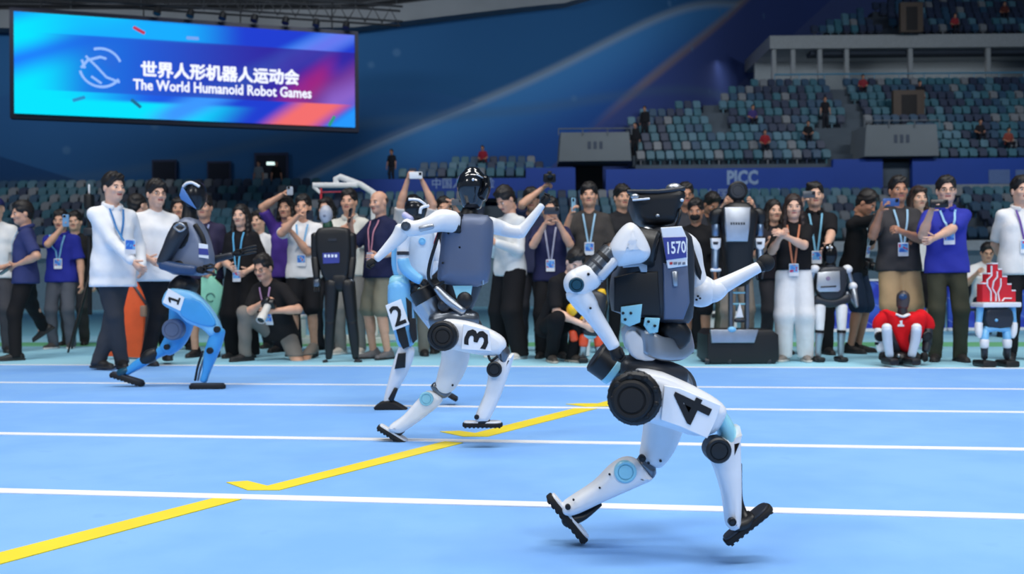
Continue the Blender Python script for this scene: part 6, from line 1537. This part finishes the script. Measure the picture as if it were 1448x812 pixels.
a = person('seated man with glasses in white shirt resting chin on his hand', 1388, 352, base=(P(1394, 400, 12.9).x, 12.9, 0.0), height=1.72, yaw=-15, pelvis=(0, -0.04, 0.285), lean=12, head=(0, 10, 0), glasses=True, shirt=(240, 240, 242), low=(44, 46, 52), RH=(1380, 388, -0.32), LH=(1400, 408, -0.3), RE=(0.6, 0.3, -1), feet=[('l', 0.06, 0.22, 0.045), ('l', -0.06, 0.24, 0.045)], knees=[(0.1, 1, 0.5), (-0.1, 1, 0.5)], skinc=TAN)
person('man in white polo with purple lanyard standing with hands behind his back', 1446, 252, 509, yaw=-14, head=(-8, 0, 0), shirt=(238, 238, 238), collar=True, low=(30, 30, 33), RH=('l', 0.04, -0.13, 0.52), LH=('l', -0.04, -0.13, 0.52), RE=(1, -0.4, -0.5), LE=(-1, -0.4, -0.5), fat=1.15, lanyard=(112, 84, 160), badge=0.625, untuck=0.47)

# ------------------------------------------------------------------ things standing among the crowd
def gantry():
    Y = 12.3; p = lambda x, y, d=0.0: np.array(P(x, y, Y+d))
    rt = root('hoist_gantry', (p(515, 400)[0], Y, 0), 'white robot hoist with red straps rising behind the slim black robot', 'hoist')
    WH = plastic((232, 234, 236), 0.4)
    add('cross_beam', limb([p(443, 262), p(505, 262)], [(0.035, 0.04)]*2, e=4, rnd=0.3), WH, rt); add('hook_end', limb([p(444, 264), p(453, 273)], [(0.03, 0.035), (0.02, 0.03)], e=4, rnd=0.3), WH, rt)
    add('boom', limb([p(476, 262, 0.02), p(475, 253, 0.02), p(481, 250, 0.02), p(510, 261, 0.02), p(530, 274, 0.02)], [(0.04, 0.04)]*5, e=3, rnd=0.4), WH, rt)
    for x in (454,): add('strap', limb([p(x, 266, -0.03), p(x, 300, -0.03)], [(0.014, 0.006)]*2, e=4, rnd=0), cloth((196, 60, 70)), rt)
    add('strap_bar', limb([p(454, 272, -0.03), p(499, 271, -0.03)], [(0.010, 0.010)]*2, e=4, rnd=0.2), cloth((170, 70, 84)), rt)
    a = p(529, 274, 0.02)
    add('mast', limb([a, (a[0], a[1], 0.12)], [(0.045, 0.045)]*2, ref=(0, 1, 0), e=4, rnd=0), WH, rt)
    for s in (-1, 1): add('foot_rail', rbox((a[0]-0.4, a[1]+s*0.4, 0.06), (1.3, 0.08, 0.08), 0.01), WH, rt)
    add('base_bar', rbox((a[0], a[1], 0.07), (0.08, 0.1, 0.86), 0.01), WH, rt)
    for dx in (-1.0, 0.22):
        for s in (-1, 1): add('castor', lathe([(0.005, -0.015), (0.035, -0.015), (0.035, 0.015), (0.005, 0.015)], (a[0]-0.4+dx*0.6+0.25, a[1]+s*0.4, 0.035), (0, 1, 0), 14), RUB, rt)
gantry()
def tripod():
    b = P(127, 400, 11.2); rt = root('tripod_stand', (b.x, 11.2, 0), 'black tripod stand with a bulky head beside the man in white shirt', 'tripod')
    zt = P(127, 265, 11.2).z
    add('centre_pole', limb([(b.x, 11.2, 0.45), (b.x, 11.2, zt-0.1)], [(0.025, 0.025)]*2, rnd=0.2), BLK, rt)
    for k in range(3):
        a = 2*math.pi*k/3+0.4; add('leg', limb([(b.x, 11.2, 0.95), (b.x+0.45*math.cos(a), 11.2+0.45*math.sin(a), 0.015)], [(0.018, 0.018), (0.012, 0.012)], rnd=0.4), BLK, rt)
    add('head_unit', rbox((b.x, 11.2, zt-0.18), (0.10, 0.20, 0.12), 0.03), BLK, rt); add('antenna', limb([(b.x, 11.2, zt-0.08), (b.x, 11.2, zt+0.03)], [(0.012, 0.012)]*2), W_SHELL, rt); add('clamp', rbox((b.x, 11.2, zt-0.55), (0.12, 0.10, 0.10), 0.02), GRPH, rt)
tripod()
def board(name, label, cat, poly, Y, th, m, r=0.008):
    W = [np.array(P(x, y, Y)) for x, y in poly]; o0 = np.mean(W, 0)
    rt = root(name, (o0[0], Y, min(w[2] for w in W)), label, cat)
    add('panel', plate([((w-o0)[0], (w-o0)[2]) for w in W], o0, (1, 0, 0), (0, 0, 1), (0, -1, 0), th, r, 2), m, rt, sharp=40)
    return rt, o0
gy = 10.0
rt, o0 = board('folding_sign', 'bright orange folding floor sign between the two men in white', 'sign', [(148, 503.5), (164, 432), (192, 396), (207, 424), (200, 506)], 9.75, 0.05, mat('sign_orange', (240, 92, 34), 0.5))
add('sign_hinge', limb([np.array(P(188, 400, 9.75)), np.array(P(208, 430, 9.75))], [(0.02, 0.04)]*2), GRPH, rt); add('sign_clip', rbox(P(203, 440, 9.68), (0.06, 0.12, 0.06), 0.015), mat('clip_tan', (150, 120, 100), 0.6), rt)
rt, o0 = board('fabric_bag', 'pale green printed tote bag hanging behind the blue robot', 'bag', [(285, 392), (300, 390), (318, 408), (308, 448), (284, 446)], 9.84, 0.06, mat('bag_green', (150, 220, 190), 0.7), 0.02)
add('bag_emblem', tube([o0+np.array((0.045*math.cos(a), -0.034, 0.045*math.sin(a)-0.03)) for a in np.linspace(0, 5.4, 14)], 0.006, 6), mat('emblem_green', (70, 120, 110), 0.6), rt)
add('bag_handle', tube(crom([o0+np.array(q) for q in ((-0.08, 0, 0.19), (-0.04, 0, 0.26), (0.02, 0, 0.30), (0.05, 0, 0.24), (0.03, 0, 0.17))], 4, closed=False), 0.008, 6), mat('bag_green', (150, 220, 190)), rt)
# perimeter boards behind the crowd
def led_board_mat():
    m, nt, b = principled('board_print'); t = NT(m); v, X, Y, Z = t.xyz()
    n = t.noise(v, 2.2, 3)
    c = t.mix(t.step(n, 0.4, 0.6), rgba((44, 60, 190)), rgba((70, 110, 220))); c = t.mix(t.step(n, 0.62, 0.68), c, rgba((120, 180, 240)))
    w = t.math('SINE', t.add(t.mul(X, 5.0), t.mul(Z, 9.0))); c = t.mix(t.mul(t.band(w, 0.06, 0.05), 0.5), c, rgba((180, 200, 245)))
    nt.links.new(c, b.inputs['Base Color']); b.inputs['Roughness'].default_value = 0.4; return m
LBM = led_board_mat()
for k in range(4):
    x0 = 4.9+k*1.95; y0 = 14.3
    rt = root('perimeter_board', (x0+0.95, y0, 0), ['violet-blue perimeter board behind the small grey robot', 'violet-blue perimeter board behind the man in khaki shorts', 'violet-blue perimeter board beside the seated man', 'violet-blue perimeter board behind the man in white polo'][k], 'board')
    add('panel', rbox((x0+0.95, y0, 0.42), (1.90, 0.76, 0.06), 0.01), LBM, rt); add('frame', merge([rbox((x0+0.95, y0-0.01, 0.815), (1.92, 0.03, 0.09), 0.005), rbox((x0+0.95, y0-0.01, 0.03), (1.92, 0.05, 0.09), 0.005)]), W_SHELL, rt)
    for s in (0.1, 1.8): add('foot', rbox((x0+s, y0+0.12, 0.02), (0.05, 0.04, 0.4), 0.01), GRPH, rt)
# chair under the seated man
cx = P(1394, 400, 12.9).x; rt = root('folding_chair', (cx, 12.95, 0), 'dark folding chair under the seated man in white shirt', 'chair')
add('seat', rbox((cx, 12.96, 0.37), (0.42, 0.04, 0.40), 0.02), GRPH, rt); add('backrest', rbox((cx+0.04, 13.24, 0.66), (0.42, 0.26, 0.03), 0.02), GRPH, rt)
for dx in (-0.2, 0.2):
    for dy in (-0.18, 0.2): add('leg', limb([(cx+dx, 12.96+dy*0.8, 0.36), (cx+dx, 12.96+dy, 0.012)], [(0.012, 0.012)]*2), STEEL, rt)
    add('back_post', limb([(cx+dx+0.02, 13.14, 0.36), (cx+dx+0.03, 13.24, 0.78)], [(0.012, 0.012)]*2), STEEL, rt)
# white plastic stools and bottles seen between legs
for (x, Y, lab) in ((1017, 12.6, 'white plastic case on the apron behind the wheeled robot'), (408, 12.6, 'white plastic case on the apron behind the crouching photographer')):
    b = P(x, 400, Y); rt = root('equipment_case', (b.x, Y, 0), lab, 'case')
    add('body', rbox((b.x, Y, 0.17), (0.42, 0.34, 0.3), 0.03), W_SHELL, rt); add('lid', rbox((b.x, Y, 0.365), (0.44, 0.05, 0.32), 0.02), W_SHELL, rt)
    for s in (-1, 1): add('latch', rbox((b.x+s*0.12, Y-0.16, 0.33), (0.05, 0.06, 0.02), 0.006), GRPH, rt)
b = P(823, 400, 9.3)
rt = root('storage_bin', (b.x, 9.55, 0), 'small white storage bin on the apron beside the crouching helper', 'bin')
add('body', limb([(b.x-0.0, 9.55, 0.012), (b.x, 9.55, 0.17)], [(0.09, 0.09), (0.10, 0.10)], e=5, rnd=0), W_SHELL, rt); add('rim', limb([(b.x, 9.55, 0.165), (b.x, 9.55, 0.185)], [(0.108, 0.108)]*2, e=5, rnd=0.1), W_SHELL, rt)

# ------------------------------------------------------------------ spectators up in the stands
def spectator(px_, py_, bank, shirt, lab, stand=False):
    """sits on the terrace row whose seat shows at that height"""
    x, y, z, _ = SEATS[TAKEN[SPECT.index((px_, py_, bank))]]
    if not stand:
        so = add('stadium_seat', merge([box(x-0.2, x+0.2, y-0.34, y+0.1, z+0.33, z+0.38), box(x-0.2, x+0.2, y+0.1, y+0.15, z+0.38, z+0.8), box(x-0.03, x+0.03, y+0.02, y+0.12, z, z+0.34)]), SME[1].materials[0], smooth=False)
        tag(so, 'opened blue seat under the %s' % lab, 'seat')
    if stand: person(lab, 0, 0, base=(x, y-0.36, z), height=1.7, yaw=random.uniform(-25, 25), shirt=shirt, low=(40, 42, 50), vox=0.03, skinc=BRN)
    else: person(lab, 0, 0, base=(x, y-0.30, z), height=1.66, yaw=random.uniform(-15, 15), pelvis=(0, 0.09, 0.285), lean=6, feet=[('l', 0.06, 0.22, 0.045), ('l', -0.06, 0.24, 0.045)], knees=[(0.1, 1, 0.5), (-0.1, 1, 0.5)], RH=('l', 0.08, 0.22, 0.33), LH=('l', -0.08, 0.22, 0.33), shirt=shirt, low=(44, 46, 56), vox=0.03, skinc=BRN)
spectator(1167, 170, 1, (34, 34, 40), 'standing spectator in dark clothes high among the upper seats', True)
spectator(1140, 195, 1, (30, 32, 38), 'seated spectator in black low in the upper stand')
spectator(1066, 172, 1, (70, 60, 120), 'seated spectator in violet near the edge of the upper stand')
spectator(1083, 212, 1, (150, 44, 52), 'seated spectator in red low in the upper stand')
spectator(1420, 200, 1, (140, 70, 60), 'seated spectator in brown red near the grey stair box block')
spectator(1376, 190, 1, (36, 36, 42), 'seated spectator in black beyond the grey stair box')
spectator(1225, 128, 1, (140, 50, 60), 'spectator in dull red below the concourse railing')
spectator(1302, 150, 1, (32, 34, 42), 'standing spectator in dark clothes beside the brown stair hatch', True)
spectator(1420, 25, 2, (96, 50, 46), 'seated spectator in maroon on the topmost rows')
spectator(1345, 50, 2, (150, 50, 58), 'seated spectator in red on the lowest topmost row')
spectator(691, 224, 1, (150, 40, 56), 'spectator in red on the short row of seats')
spectator(553, 232, 1, (34, 36, 44), 'spectator in black at the end of the short row', True)
# attendants at the doorway and by the first stair box
for px_, lab, sh in ((373, 'attendant in grey shirt standing at the lit doorway', (130, 140, 150)), (398, 'attendant in black standing beside the lit doorway', (28, 28, 32))):
    Yb = back_y(px_)-0.75; b = P(px_, 300, Yb); person(lab, 0, 0, base=(b.x, 46.7, R1['z0']+7*R1['dz']), height=1.72, yaw=random.uniform(-30, 30), shirt=sh, low=(36, 38, 46), vox=0.03, skinc=BRN)
for px_, lab in ((888, 'steward in black leaning by the first grey stair box'), (912, 'steward in dark jacket next to the leaning steward')):
    r_ = 1 if px_ < 900 else 3; y = U0['y0']+r_*U0['dy']; b = P(px_, 200, y+0.2); person(lab, 0, 0, base=(max(b.x, 6.45), y+0.2, U0['z0']+r_*U0['dz']), height=1.72, yaw=-20, shirt=(30, 32, 38), low=(34, 34, 40), sleeve='long', vox=0.03, skinc=BRN)
